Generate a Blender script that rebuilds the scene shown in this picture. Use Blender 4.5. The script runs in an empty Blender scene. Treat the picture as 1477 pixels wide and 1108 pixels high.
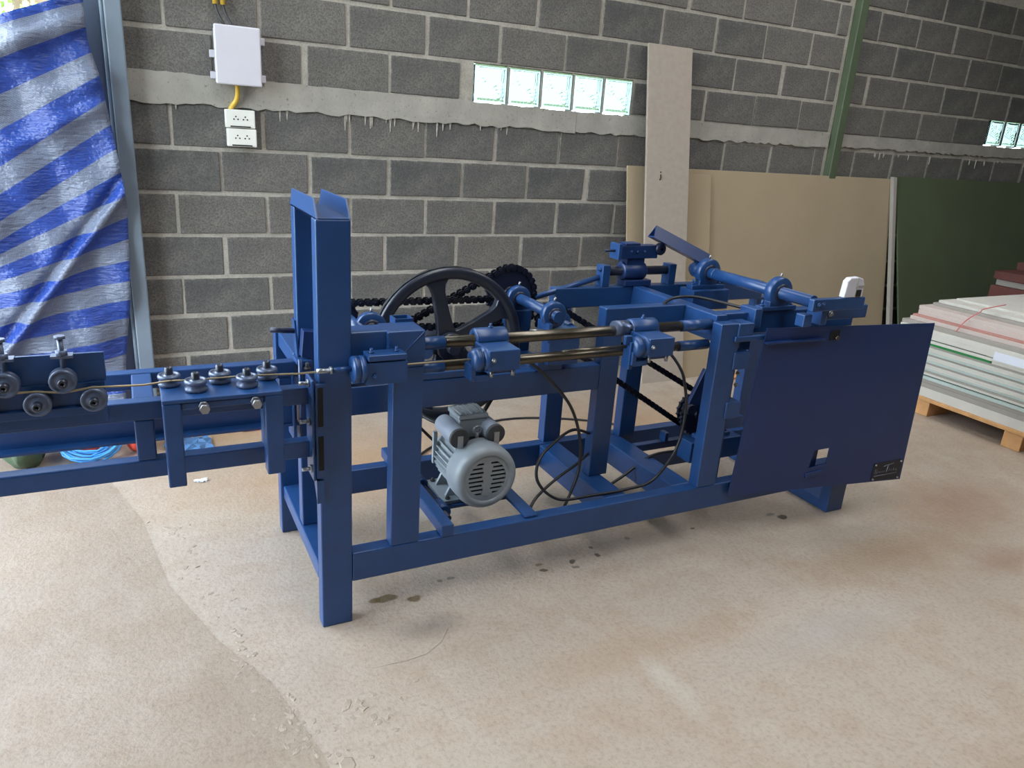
import bpy, math, random
from mathutils import Vector, Matrix
R = math.radians
rnd = random.Random(7)
sc = bpy.context.scene
C = sc.collection

# ------------------------------------------------------------------ camera
cam_d = bpy.data.cameras.new('camera'); cam = bpy.data.objects.new('camera', cam_d); C.objects.link(cam)
cam_d.sensor_width = 36.0; cam_d.lens = 1073.02 / 1477 * 36.0; cam_d.clip_start = .05; cam_d.clip_end = 300
yaw, pit, rol = R(27.798), R(18.6425), R(-3.9187)
fw = Vector((math.sin(yaw)*math.cos(pit), math.cos(yaw)*math.cos(pit), -math.sin(pit)))
rt = Vector((math.cos(yaw), -math.sin(yaw), 0)); dn = fw.cross(rt)
r2 = math.cos(rol)*rt + math.sin(rol)*dn; d2 = -math.sin(rol)*rt + math.cos(rol)*dn
m = Matrix((r2, -d2, -fw)).transposed().to_4x4(); m.translation = Vector((0, 0, 1.44))
cam.matrix_world = m; sc.camera = cam

# ------------------------------------------------------------------ sky, exposure
wd = bpy.data.worlds.new('sky'); sc.world = wd; wd.use_nodes = True
bg = wd.node_tree.nodes['Background']; bg.inputs[0].default_value = (.76, .88, 1.0, 1); bg.inputs[1].default_value = 13
for (sx, sy, wx, wy, pw) in ((1.2, 1.4, 1.0, 4.4, 88), (4.0, 1.2, 1.0, 4.4, 76)):   # unseen overhead fill lamps, added to light the floor evenly
    ld = bpy.data.lights.new('overhead_fill', 'AREA'); ld.shape = 'RECTANGLE'; ld.size = wx; ld.size_y = wy; ld.energy = pw; ld.color = (.97, .98, 1.0)
    lo = bpy.data.objects.new('overhead_fill', ld); C.objects.link(lo); lo.location = (sx, sy, 3.58)
vs = sc.view_settings; vs.view_transform = 'Standard'; vs.look = 'None'; vs.exposure = 0.0; vs.gamma = 1; vs.use_curve_mapping = False

# ------------------------------------------------------------------ materials
def srgb(r, g, b):
    f = lambda c: ((c/255+.055)/1.055)**2.4 if c > 10 else c/255/12.92
    return (f(r), f(g), f(b), 1)
class NT:
    def __init__(s, name):
        s.m = bpy.data.materials.new(name); s.m.use_nodes = True; s.t = s.m.node_tree; s.n = s.t.nodes; s.b = s.n['Principled BSDF']
    def new(s, typ, **kw):
        n = s.n.new(typ)
        for k, v in kw.items(): setattr(n, k, v)
        return n
    def l(s, a, b): s.t.links.new(a, b)
    def coord(s, kind='Object', scale=None):
        n = s.new('ShaderNodeTexCoord'); o = n.outputs[kind]
        if scale:
            mp = s.new('ShaderNodeMapping'); mp.inputs['Scale'].default_value = scale; s.l(o, mp.inputs[0]); o = mp.outputs[0]
        return o
    def noise(s, vec, scale, detail=4, rough=.6):
        n = s.new('ShaderNodeTexNoise'); n.inputs['Scale'].default_value = scale; n.inputs['Detail'].default_value = detail; n.inputs['Roughness'].default_value = rough
        if vec is not None: s.l(vec, n.inputs['Vector'])
        return n.outputs['Fac']
    def ramp(s, fac, stops):
        n = s.new('ShaderNodeValToRGB'); e = n.color_ramp.elements
        while len(e) < len(stops): e.new(.5)
        for i, (p, c) in enumerate(stops): e[i].position = p; e[i].color = c if len(c) == 4 else (*c, 1)
        s.l(fac, n.inputs[0]); return n.outputs[0]
    def mix(s, fac, a, b, mode='MIX'):
        n = s.new('ShaderNodeMix', data_type='RGBA', blend_type=mode)
        for sock, v in ((n.inputs[0], fac), (n.inputs[6], a), (n.inputs[7], b)):
            if hasattr(v, 'is_linked') or hasattr(v, 'links'): s.l(v, sock)
            else: sock.default_value = v
        return n.outputs[2]
    def math(s, op, a, b=0.0, c=None, clamp=False):
        n = s.new('ShaderNodeMath', operation=op, use_clamp=clamp)
        for i, v in enumerate((a, b) if c is None else (a, b, c)):
            if hasattr(v, 'links'): s.l(v, n.inputs[i])
            else: n.inputs[i].default_value = v
        return n.outputs[0]
    def bump(s, h, strength, dist=.01):
        n = s.new('ShaderNodeBump'); n.inputs['Strength'].default_value = strength; n.inputs['Distance'].default_value = dist
        s.l(h, n.inputs['Height']); s.l(n.outputs[0], s.b.inputs['Normal']); return n
    def set(s, **kw):
        for k, v in kw.items():
            i = s.b.inputs[k]
            if hasattr(v, 'links'): s.l(v, i)
            else: i.default_value = v
        return s
M = {}
def simple(name, col, rough=.5, metal=0, var=.12, nscale=9, bump=0, bscale=60, spec=.5, geo=False):
    t = NT(name); co = t.coord('Object')
    f = t.noise(co, nscale)
    lo = tuple(c*(1-var) for c in col[:3])+(1,); hi = tuple(min(1, c*(1+var)) for c in col[:3])+(1,)
    t.set(**{'Base Color': t.ramp(f, [(.3, lo), (.7, hi)]), 'Roughness': rough, 'Metallic': metal, 'Specular IOR Level': spec})
    if bump: t.bump(t.noise(co, bscale, 6), bump, .004)
    M[name] = t.m; return t
t = simple('blue_paint', srgb(27, 61, 108), .33, var=.10, nscale=14, bump=.06, bscale=25)
simple('shaded_blue_paint', srgb(19, 43, 88), .36, var=.10, nscale=6)  # the machine's blue, darkened: weak light on these parts painted into the colour
simple('flywheel_iron', srgb(32, 37, 50), .32, var=.12, bump=.1, bscale=80)
simple('sprocket_steel', srgb(24, 30, 52), .38, var=.15)
simple('chain_steel', srgb(52, 55, 68), .24, metal=.8, var=.2)
simple('motor_grey', srgb(140, 148, 154), .34, var=.05)
simple('capacitor_grey', srgb(134, 142, 156), .5, var=.04)
simple('dark_plastic', srgb(58, 60, 62), .5, var=.05)
simple('recess_shade_black', srgb(10, 10, 12), .8, var=.0)  # flat black stands in for the shade inside slots and holes
simple('roller_steel', srgb(84, 94, 116), .32, metal=.35, var=.1)
simple('bolt_steel', srgb(150, 152, 156), .3, metal=.8, var=.12)
simple('rod_steel', srgb(92, 86, 76), .27, metal=.85, var=.25, nscale=20)
simple('wire_brass', srgb(156, 142, 114), .35, metal=.6, var=.12)
simple('cable_black', srgb(24, 25, 30), .38, var=.05)
simple('belt_rubber', srgb(18, 18, 20), .7, var=.05)
simple('column_grey', srgb(112, 124, 136), .5, var=.10, nscale=5, bump=.1)
simple('column_dark', srgb(70, 80, 96), .5, var=.06, nscale=3)
simple('column_green', srgb(78, 90, 68), .55, var=.10, nscale=4)
simple('white_plastic', srgb(196, 194, 202), .4, var=.02)
simple('socket_plastic', srgb(222, 222, 214), .42, var=.02)
simple('yellow_conduit', srgb(206, 170, 62), .45, var=.08)
simple('dull_gap', srgb(46, 46, 46), .8, var=.05)
simple('plank_board', srgb(160, 149, 137), .85, var=.06, nscale=30, bump=.15, bscale=200)
simple('tan_board', srgb(158, 142, 116), .82, var=.05, nscale=3, bump=.08, bscale=120)
simple('green_board', srgb(72, 82, 58), .7, var=.10, nscale=2)
simple('marker_ink', srgb(40, 34, 30), .8, var=0)
simple('pallet_wood', srgb(196, 148, 98), .8, var=.15, nscale=12, bump=.2, bscale=60)
simple('gypsum_white', srgb(196, 193, 184), .85, var=.07, nscale=7, bump=.15, bscale=50)
simple('gypsum_grey', srgb(150, 144, 136), .85, var=.06, nscale=7, bump=.15, bscale=50)
simple('gypsum_pink', srgb(190, 176, 168), .85, var=.06, nscale=5)
simple('gypsum_teal', srgb(172, 186, 180), .85, var=.06, nscale=9)
simple('edge_green', srgb(26, 122, 60), .6, var=.04)
simple('edge_dark', srgb(66, 86, 78), .7, var=.08)
simple('edge_red', srgb(172, 124, 114), .75, var=.15, nscale=6)
simple('paper_label', srgb(214, 218, 228), .7, var=.02)
simple('string_red', srgb(190, 96, 96), .7, var=.03)
simple('maroon_wood', srgb(88, 46, 40), .7, var=.2, nscale=12)
simple('bag_green', srgb(62, 78, 56), .7, var=.15, nscale=8, bump=.3, bscale=12)
simple('hose_blue', srgb(70, 150, 214), .4, var=.06)
simple('plastic_red', srgb(214, 78, 60), .45, var=.12, nscale=10, bump=.3, bscale=14)
simple('sheet_blue', srgb(70, 108, 150), .55, var=.10, bump=.3, bscale=12)
simple('cardboard', srgb(196, 156, 106), .85, var=.06)
simple('roof_metal', srgb(104, 106, 106), .6, var=.05)
simple('outside_ground', srgb(150, 160, 120), .9, var=.2, nscale=.6)
simple('shutter_brown', srgb(96, 88, 78), .7, var=.08)
simple('bark', srgb(110, 92, 76), .9, var=.2, nscale=10)
simple('leaf', srgb(140, 176, 92), .6, var=.25, nscale=3)
simple('plate_black', srgb(18, 20, 30), .4, var=.05)
simple('plate_text', srgb(92, 94, 104), .4, var=.02)
simple('lens_dark', srgb(30, 34, 36), .2, var=0)

# concrete blocks
t = NT('concrete_block'); co = t.coord('Object'); ge = t.coord('Generated')
oi = t.new('ShaderNodeObjectInfo').outputs['Random']
big = t.noise(co, 6, 5, .65); fine = t.noise(co, 130, 3, .75); mid = t.noise(co, 26, 4, .7)
base = t.ramp(oi, [(0, srgb(90, 90, 89)), (.5, srgb(104, 102, 99)), (1, srgb(117, 113, 108))])
c1 = t.mix(t.math('MULTIPLY', t.math('SUBTRACT', big, .42), 2.4, clamp=True), base, srgb(132, 128, 121))
c2 = t.mix(t.ramp(fine, [(.3, (.75,)*3), (.62, (0, 0, 0))]), c1, srgb(62, 61, 60))
sp = t.new('ShaderNodeSeparateXYZ'); t.l(ge, sp.inputs[0])
ex = t.math('SUBTRACT', .5, t.math('ABSOLUTE', t.math('SUBTRACT', sp.outputs[0], .5))); ez = t.math('MULTIPLY', t.math('SUBTRACT', .5, t.math('ABSOLUTE', t.math('SUBTRACT', sp.outputs[2], .5))), .5)
ed = t.math('MINIMUM', ex, ez)   # cement smeared over the block edges when the joints were pointed
sm_ = t.math('SUBTRACT', t.math('ADD', .006, t.math('MULTIPLY', t.math('SUBTRACT', mid, .5), .11)), ed)
c3 = t.mix(t.math('MULTIPLY', sm_, 40, clamp=True), c2, srgb(146, 141, 131))
t.set(**{'Base Color': c3, 'Roughness': .92, 'Specular IOR Level': .2}); t.bump(t.math('ADD', fine, mid), .5, .006); M['concrete_block'] = t.m
t = NT('mortar'); co = t.coord('Object'); f = t.noise(co, 14, 6); f2 = t.noise(co, 120, 3)
t.set(**{'Base Color': t.mix(t.ramp(f2, [(.3, (.4,)*3), (.55, (0, 0, 0))]), t.ramp(f, [(.3, srgb(150, 146, 136)), (.7, srgb(176, 170, 159))]), srgb(106, 103, 97)), 'Roughness': .95, 'Specular IOR Level': .2})
t.bump(f, .6, .01); M['mortar'] = t.m
t = NT('lintel_concrete'); co = t.coord('Object'); f = t.noise(co, 6, 6); f2 = t.noise(co, 60, 4)
t.set(**{'Base Color': t.mix(t.ramp(f2, [(.28, (.8,)*3), (.4, (0, 0, 0))]), t.ramp(f, [(.3, srgb(142, 139, 131)), (.7, srgb(164, 160, 151))]), srgb(82, 80, 76)), 'Roughness': .92, 'Specular IOR Level': .2})
t.bump(f2, .4, .008); M['lintel_concrete'] = t.m
# glass block
t = NT('block_glass'); t.set(**{'Base Color': (.105, .142, .130, 1), 'Roughness': .06, 'Transmission Weight': 1.0, 'IOR': 1.4}); M['block_glass'] = t.m
# tarpaulin: woven stripes, slightly translucent
t = NT('tarpaulin'); uv = t.coord('UV'); sep = t.new('ShaderNodeSeparateXYZ'); t.l(uv, sep.inputs[0])
v = sep.outputs[1]
st = t.math('GREATER_THAN', t.math('FRACT', v), .5)
wv = t.new('ShaderNodeTexWave', wave_type='BANDS', bands_direction='X'); wv.inputs['Scale'].default_value = 60; t.l(uv, wv.inputs['Vector'])
wv2 = t.new('ShaderNodeTexWave', wave_type='BANDS', bands_direction='Y'); wv2.inputs['Scale'].default_value = 12; t.l(uv, wv2.inputs['Vector'])
weave = t.math('MULTIPLY', wv.outputs['Fac'], wv2.outputs['Fac'])
grey = t.mix(weave, srgb(100, 110, 132), srgb(152, 158, 174))
blue = t.mix(t.noise(t.coord('Object'), 7), srgb(40, 62, 134), srgb(52, 84, 168))
col = t.mix(st, blue, grey)
t.set(**{'Base Color': col, 'Roughness': .32}); t.bump(t.math('ADD', t.noise(t.coord('Object'), 7, 4, .7), t.math('MULTIPLY', t.noise(t.coord('Object', (3, 3, 14)), 5, 3), .6)), .7, .03)
tr = t.new('ShaderNodeBsdfTranslucent'); t.l(col, tr.inputs[0]); ms = t.new('ShaderNodeMixShader'); ms.inputs[0].default_value = .18
t.l(t.b.outputs[0], ms.inputs[1]); t.l(tr.outputs[0], ms.inputs[2]); t.l(ms.outputs[0], t.n['Material Output'].inputs[0]); M['tarpaulin'] = t.m
# floor with oil spots, cement stains, broad tan patches and one painted post shadow
def floor_mat(name, cols, spots):
    t = NT(name); co = t.coord('Object')
    a = t.noise(co, 1.1, 6, .6); b = t.noise(co, 4.5, 6, .65); fine = t.noise(co, 70, 5, .7)
    c = t.mix(t.ramp(a, [(.35, (0, 0, 0)), (.65, (1, 1, 1))]), cols[0], cols[1])
    c = t.mix(t.ramp(b, [(.45, (0, 0, 0)), (.75, (.75,)*3)]), c, cols[2])
    c = t.mix(t.ramp(fine, [(.28, (.55,)*3), (.52, (0, 0, 0))]), c, cols[3]); tw = t.noise(t.coord('Object', (3.2, 1.6, 1)), 2.6, 8, .75); c = t.mix(t.ramp(tw, [(.5, (0, 0, 0)), (.75, (.22,)*3)]), c, PALE)
    sw = t.new('ShaderNodeTexNoise'); sw.inputs['Scale'].default_value = 22; t.l(co, sw.inputs['Vector'])
    dist = t.new('ShaderNodeVectorMath', operation='SCALE'); dist.inputs[3].default_value = .03; t.l(sw.outputs['Color'], dist.inputs[0])
    wco = t.new('ShaderNodeVectorMath', operation='ADD'); t.l(co, wco.inputs[0]); t.l(dist.outputs[0], wco.inputs[1])
    rough = t.ramp(b, [(.3, (.42,)*3), (.7, (.62,)*3)])
    for (x, y, rx, ry, colr, soft, amt) in spots:
        s1 = t.new('ShaderNodeVectorMath', operation='SUBTRACT'); t.l(wco.outputs[0], s1.inputs[0]); s1.inputs[1].default_value = (x+.015, y+.015, .015)
        s2 = t.new('ShaderNodeVectorMath', operation='MULTIPLY'); t.l(s1.outputs[0], s2.inputs[0]); s2.inputs[1].default_value = (1/rx, 1/ry, 0)
        ln = t.new('ShaderNodeVectorMath', operation='LENGTH'); t.l(s2.outputs[0], ln.inputs[0])
        mr = t.new('ShaderNodeMapRange'); t.l(ln.outputs['Value'], mr.inputs[0]); mr.inputs[1].default_value = 1-soft; mr.inputs[2].default_value = 1.0; mr.inputs[3].default_value = amt; mr.inputs[4].default_value = 0
        c = t.mix(mr.outputs[0], c, colr)
    t.set(**{'Base Color': c, 'Roughness': rough, 'Specular IOR Level': .4})
    t.bump(t.math('ADD', t.math('MULTIPLY', fine, .7), t.math('ADD', b, t.math('MULTIPLY', tw, .5))), .32, .012); M[name] = t.m
OIL = srgb(92, 75, 44); OILD = srgb(56, 46, 34); GREY = srgb(92, 88, 84); PALE = srgb(184, 177, 166); OCH = srgb(142, 116, 88)
spots = [(.635, 1.962, .045, .022, OIL, .25, .8), (.60, 1.965, .025, .016, OIL, .3, .8), (.715, 1.936, .028, .02, OIL, .3, .85), (2.0, 2.537, .065, .045, OIL, .3, .75),
  (2.325, 1.918, .028, .02, OILD, .3, .9), (2.29, 1.955, .03, .016, GREY, .5, .7), (1.194, 1.927, .016, .01, OILD, .3, .8), (1.192, 1.962, .018, .010, OIL, .4, .7), (1.309, 1.905, .014, .010, GREY, .3, .8), (1.315, 1.94, .012, .012, OILD, .3, .8),
  (1.428, 1.946, .012, .012, OILD, .3, .85), (1.432, 1.996, .010, .012, OIL, .3, .7), (1.899, 1.977, .012, .010, OILD, .3, .85), (1.60, 2.0, .014, .010, GREY, .3, .7), (.871, 2.001, .016, .011, GREY, .3, .7), (.831, 1.995, .014, .010, GREY, .3, .7),
  (.72, 1.78, .13, .07, srgb(88, 84, 80), .9, .55), (.95, 2.45, .16, .08, PALE, .8, .6), (1.25, 1.45, .55, .10, OCH, .9, .35), (2.6, 1.55, .8, .16, OCH, .9, .6), (3.2, 1.75, .5, .25, srgb(134, 102, 80), .9, .65), (2.9, 1.35, .25, .12, srgb(128, 94, 72), .9, .5), (1.25, 1.28, .05, .22, PALE, .8, .4), (1.9, 1.3, .5, .12, srgb(158, 155, 150), .9, .45), (.9, 2.95, 1.1, .55, srgb(158, 124, 88), .9, .7), (2.3, 3.0, .9, .5, srgb(158, 126, 92), .9, .65), (.3, 3.5, .6, .35, srgb(158, 122, 84), .9, .7), (.9, 2.9, .012, .012, GREY, .3, .7), (.86, 2.86, .016, .009, GREY, .3, .7)]  # first patch paints in the front post's soft shadow; broad tan ones further back
floor_mat('floor_concrete', (srgb(163, 148, 133), srgb(174, 160, 146), srgb(154, 133, 113), srgb(120, 108, 96)), spots)
floor_mat('floor_concrete_left', (srgb(146, 130, 114), srgb(155, 139, 124), srgb(140, 120, 101), srgb(108, 96, 84)), [(.0, 1.2, .2, .12, OCH, .9, .35)])
simple('rough_cement', srgb(156, 142, 127), .95, var=.18, nscale=8, bump=.6, bscale=40)

# ------------------------------------------------------------------ mesh helpers
class MB:
    def __init__(s): s.v = []; s.f = []; s.sm = []
    def add(s, vs, fs, smooth=False):
        o = len(s.v); s.v += [Vector(p) for p in vs]
        for f in fs: s.f.append([i+o for i in f]); s.sm.append(smooth)
        return s
    def box(s, x0, x1, y0, y1, z0, z1):
        return s.add([(x0,y0,z0),(x1,y0,z0),(x1,y1,z0),(x0,y1,z0),(x0,y0,z1),(x1,y0,z1),(x1,y1,z1),(x0,y1,z1)],
                     [(0,3,2,1),(4,5,6,7),(0,1,5,4),(1,2,6,5),(2,3,7,6),(3,0,4,7)])
    def hexa(s, pts):
        return s.add(pts, [(0,3,2,1),(4,5,6,7),(0,1,5,4),(1,2,6,5),(2,3,7,6),(3,0,4,7)])
    def prism(s, poly, d, smooth=False):
        n = len(poly); d = Vector(d); a = [Vector(p) for p in poly]; b = [p+d for p in a]
        s.add(a+b, [list(range(n))[::-1], list(range(n, 2*n))])
        o = len(s.v)-2*n
        for i in range(n): s.f.append([o+i, o+(i+1) % n, o+n+(i+1) % n, o+n+i]); s.sm.append(smooth)
        return s
    def frame(s, d):
        d = Vector(d).normalized(); u = d.orthogonal().normalized() if abs(d.z) > .9 else Vector((0,0,1)).cross(d).normalized()
        return d, u, d.cross(u).normalized()
    def cyl(s, p0, p1, r0, r1=None, n=20, caps=True):
        r1 = r0 if r1 is None else r1; p0 = Vector(p0); p1 = Vector(p1); d, u, w = s.frame(p1-p0)
        o = len(s.v)
        for p, r in ((p0, r0), (p1, r1)):
            for i in range(n):
                a = 2*math.pi*i/n; s.v.append(p+u*(r*math.cos(a))+w*(r*math.sin(a)))
        for i in range(n): s.f.append([o+i, o+(i+1) % n, o+n+(i+1) % n, o+n+i]); s.sm.append(True)
        if caps: s.f.append(list(range(o, o+n))[::-1]); s.f.append(list(range(o+n, o+2*n))); s.sm += [False, False]
        return s
    def lathe(s, p, axis, prof, n=28, closed=False):
        """prof: list of (distance along axis, radius)"""
        p = Vector(p); d, u, w = s.frame(axis); o = len(s.v); k = len(prof)
        for (h, r) in prof:
            for i in range(n):
                a = 2*math.pi*i/n; s.v.append(p+d*h+u*(r*math.cos(a))+w*(r*math.sin(a)))
        rng = range(k if closed else k-1)
        for j in rng:
            j2 = (j+1) % k
            for i in range(n): s.f.append([o+j*n+i, o+j*n+(i+1) % n, o+j2*n+(i+1) % n, o+j2*n+i]); s.sm.append(True)
        return s
    def tube(s, pts, r, n=8, closed=False):
        pts = [Vector(p) for p in pts]; k = len(pts); o = len(s.v); pu = None
        for i, p in enumerate(pts):
            a = pts[(i-1) % k] if (closed or i > 0) else p; b = pts[(i+1) % k] if (closed or i < k-1) else p
            d = (b-a).normalized()
            u = (pu-d*pu.dot(d)).normalized() if pu is not None else d.orthogonal().normalized()
            pu = u; w = d.cross(u)
            for j in range(n):
                t_ = 2*math.pi*j/n; s.v.append(p+u*(r*math.cos(t_))+w*(r*math.sin(t_)))
        for i in range(k if closed else k-1):
            i2 = (i+1) % k
            for j in range(n): s.f.append([o+i*n+j, o+i*n+(j+1) % n, o+i2*n+(j+1) % n, o+i2*n+j]); s.sm.append(True)
        if not closed: s.f.append(list(range(o, o+n))[::-1]); s.f.append(list(range(o+(k-1)*n, o+k*n))); s.sm += [False, False]
        return s
    def build(s, name, mat, parent=None, bevel=0, kind=None, uv=None):
        c = sum(s.v, Vector())/len(s.v)
        me = bpy.data.meshes.new(name); me.from_pydata([tuple(p-c) for p in s.v], [], s.f)
        me.polygons.foreach_set('use_smooth', s.sm); me.materials.append(M[mat]); me.update()
        ob = bpy.data.objects.new(name, me); C.objects.link(ob)
        ob.location = c
        if parent is not None:
            ob.parent = parent; ob.location = c-wloc(parent)
        if bevel:
            b = ob.modifiers.new('bevel', 'BEVEL'); b.width = bevel; b.segments = 2; b.limit_method = 'ANGLE'; b.angle_limit = R(50)
        if kind: ob['kind'] = kind
        return ob
def wloc(o):
    l = o.location.copy()
    while o.parent: o = o.parent; l += o.location
    return l
def tag(o, label, cat, group=None, kind=None):
    o['label'] = label; o['category'] = cat
    if group: o['group'] = group
    if kind: o['kind'] = kind
    return o
def empty(name, loc, label, cat, group=None):
    o = bpy.data.objects.new(name, None); C.objects.link(o); o.location = loc; o.empty_display_size = .1
    return tag(o, label, cat, group)
def smooth(pts, n=8, closed=False):
    """Catmull-Rom through points"""
    P = [Vector(p) for p in pts]; k = len(P); out = []
    for i in range(k if closed else k-1):
        if closed: a, b, c, d = P[i-1], P[i], P[(i+1) % k], P[(i+2) % k]
        else: a, b, c, d = P[max(i-1, 0)], P[i], P[i+1], P[min(i+2, k-1)]
        for j in range(n):
            t_ = j/n; out.append(.5*((2*b)+(c-a)*t_+(2*a-5*b+4*c-d)*t_*t_+(3*b-a-3*c+d)*t_**3))
    if not closed: out.append(P[-1])
    return out
def struct(o, label=None):
    o['kind'] = 'structure'
    if label: o['label'] = label
    return o
def bx(name, x0, x1, y0, y1, z0, z1, mat, parent, bevel=.004):
    return MB().box(x0, x1, y0, y1, z0, z1).build(name, mat, parent, bevel)

# ------------------------------------------------------------------ the building
WY = 3.92
f = MB().box(-7, 12, -6, WY+.02, -.2, 0).build('floor', 'floor_concrete'); f.location.z += 0
struct(f, 'beige trowelled concrete floor with oil spots')
# object-space of floor texture equals world: shift origin to world zero
for o_ in (f,):
    c = o_.location.copy(); o_.data.transform(Matrix.Translation(c)); o_.location = (0, 0, 0)
# slab left of the joint, its edge wanders
edge = [(-.36, WY+.02), (-.30, 3.5), (-.25, 3.19), (-.16, 2.75), (-.04, 2.28), (.05, 1.95), (.13, 1.71), (.2, 1.42), (.27, 1.1), (.34, .6), (.4, -6)]
mb = MB(); mb.prism([(-7, WY+.02, -.2)]+[(x, y, -.2) for x, y in edge]+[(-7, -6, -.2)], (0, 0, .2012))
lf = mb.build('floor', 'floor_concrete_left'); struct(lf, 'greyer concrete slab at the left edge of the floor')
c = lf.location.copy(); lf.data.transform(Matrix.Translation(c)); lf.location = (0, 0, 0)
# grey cement strip along the joint
floor_mat('joint_concrete', (srgb(148, 132, 116), srgb(157, 142, 126), srgb(140, 121, 103), srgb(106, 95, 84)), [])
mb = MB(); mb.prism([(x, y, -.1) for x, y in edge]+[(x+.085+.03*math.sin(y*5), y, -.1) for x, y in edge[::-1]], (0, 0, .1006))
js = mb.build('floor', 'joint_concrete'); struct(js, 'grey cement strip along the joint of the two floor slabs')
c = js.location.copy(); js.data.transform(Matrix.Translation(c)); js.location = (0, 0, 0)
# broken cement along the slab joint
def crumble(pts, width, h, seed):
    r_ = random.Random(seed); P = smooth(pts, 14); W = 10; mbx = MB(); vs = []; fs = []
    for i, p in enumerate(P):
        d = (P[min(i+1, len(P)-1)]-P[max(i-1, 0)]).normalized(); nrm = Vector((-d.y, d.x, 0)); ws = width*(.6+.7*r_.random())
        for j in range(W+1):
            s_ = j/W-.5; q = p-nrm*(s_*2*ws)+Vector((r_.uniform(-.006, .006), r_.uniform(-.006, .006), 0))
            z = .0008+max(0, (1-(2*s_)**2))*h*(r_.random()**2.0) if 0 < j < W else -.002
            vs.append((q.x, q.y, z))
    for i in range(len(P)-1):
        for j in range(W): a = i*(W+1)+j; fs.append((a, a+1, a+W+2, a+W+1))
    return mbx.add(vs, fs)
line_ = smooth([(.02, 2.72, 0), (.08, 2.5, 0), (.12, 2.30, 0), (.16, 2.0, 0), (.20, 1.72, 0), (.27, 1.5, 0), (.33, 1.36, 0), (.40, 1.2, 0), (.46, 1.05, 0)], 20)
rc = random.Random(21)
for k in range(150):   # flakes of broken cement along the joint
    p = line_[rc.randrange(len(line_))] if k < 125 else Vector((.46+rc.gauss(0, .035), 1.50+rc.gauss(0, .03), 0))
    cx_, cy_ = p.x+rc.gauss(0, .028), p.y+rc.gauss(0, .02); n_ = rc.randint(6, 10); rr_ = rc.uniform(.004, .017)*(1.0 if rc.random() < .8 else 1.8); st_ = rc.uniform(.4, 1); an_ = rc.uniform(0, 3.14)
    top = []
    for i in range(n_):
        a_ = 2*math.pi*i/n_; r_ = rr_*rc.uniform(.55, 1.25); u_, v_ = r_*math.cos(a_), r_*st_*math.sin(a_)
        top.append(Vector((cx_+u_*math.cos(an_)-v_*math.sin(an_), cy_+u_*math.sin(an_)+v_*math.cos(an_), 0)))
    h_ = rc.uniform(.0006, .0022); c_ = Vector((cx_, cy_, h_)); mb = MB()
    vs_ = [q+Vector((0, 0, -.001)) for q in top]+[q*.75+Vector((cx_*.25, cy_*.25, 0))+Vector((0, 0, h_*rc.uniform(.3, 1.2))) for q in top]+[c_]
    fs_ = [(i, (i+1) % n_, n_+(i+1) % n_, n_+i) for i in range(n_)]+[(n_+i, n_+(i+1) % n_, 2*n_) for i in range(n_)]
    mb.add(vs_, fs_).build('cement_chip', 'rough_cement', f)
MB().tube([(.50, 1.665, .001), (.60, 1.66, .001), (.66, 1.665, .001), (.72, 1.70, .001), (.76, 1.75, .001)], .0006, 5).build('floor_crack', 'rough_cement', f)

# back wall: mortar core (with openings for the glass blocks) and every block as a piece
wall = bpy.data.objects.new('wall_back', None); C.objects.link(wall); wall.location = (4, WY, 0); struct(wall, 'grey concrete block wall behind the machine')
ZT = 3.4; GZ0, GZ1 = 1.577, 1.779; G1 = (1.712, 2.742); G2 = (6.19, 7.22); WR = 9.6
mb = MB(); y0, y1 = WY+.006, WY+.085
mb.box(.0, WR, y0, y1, 0, GZ0).box(.0, WR, y0, y1, GZ1, ZT)
mb.box(.0, G1[0], y0, y1, GZ0, GZ1).box(G1[1], G2[0], y0, y1, GZ0, GZ1).box(G2[1], WR, y0, y1, GZ0, GZ1)
mb.build('mortar', 'mortar', wall)
COLX = (4.43, 4.53)
lz = [(0.0, 1.468, 1.60), (1.3, 1.466, 1.575), (4.43, 1.486, 1.577)]
def lintel(x0, x1, za, zb, ta, tb_):
    n_ = int((x1-x0)/.035); lo = []; hi = []
    for i in range(n_+1):
        f_ = i/n_; x = x0+(x1-x0)*f_; lo.append((x, WY-.012, za+(zb-za)*f_+rnd.uniform(-.010, .007))); hi.append((x, WY-.012, ta+(tb_-ta)*f_+rnd.uniform(-.003, .003)))
    mb = MB(); vs = lo+hi+[(p[0], WY+.02, p[2]) for p in lo]+[(p[0], WY+.02, p[2]) for p in hi]; fs = []; k = n_+1
    for i in range(n_): fs += [(i, i+1, k+i+1, k+i), (2*k+i, 2*k+i+1, i+1, i), (k+i, k+i+1, 3*k+i+1, 3*k+i)]
    fs += [(0, k, 3*k, 2*k), (k-1, 3*k-1, 4*k-1, 2*k-1)]
    mb.add(vs, fs).build('lintel', 'lintel_concrete', wall)
lintel(0, 2.36, 1.468, 1.468, 1.60, 1.577); lintel(2.362, 4.43, 1.468, 1.486, 1.577, 1.577); lintel(4.53, WR, 1.497, 1.53, 1.577, 1.6)
rows = [(0, .08, 0), (.08, .278, 1), (.278, .475, 0), (.475, .67, 1), (.67, .873, 0), (.873, 1.072, 1), (1.072, 1.274, 0), (1.274, 1.478, 1), (1.579, 1.777, 0), (1.777, 1.98, 1), (1.98, 2.19, 0), (2.19, 2.39, 1), (2.39, 2.59, 0)]
nblk = 0
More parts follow.
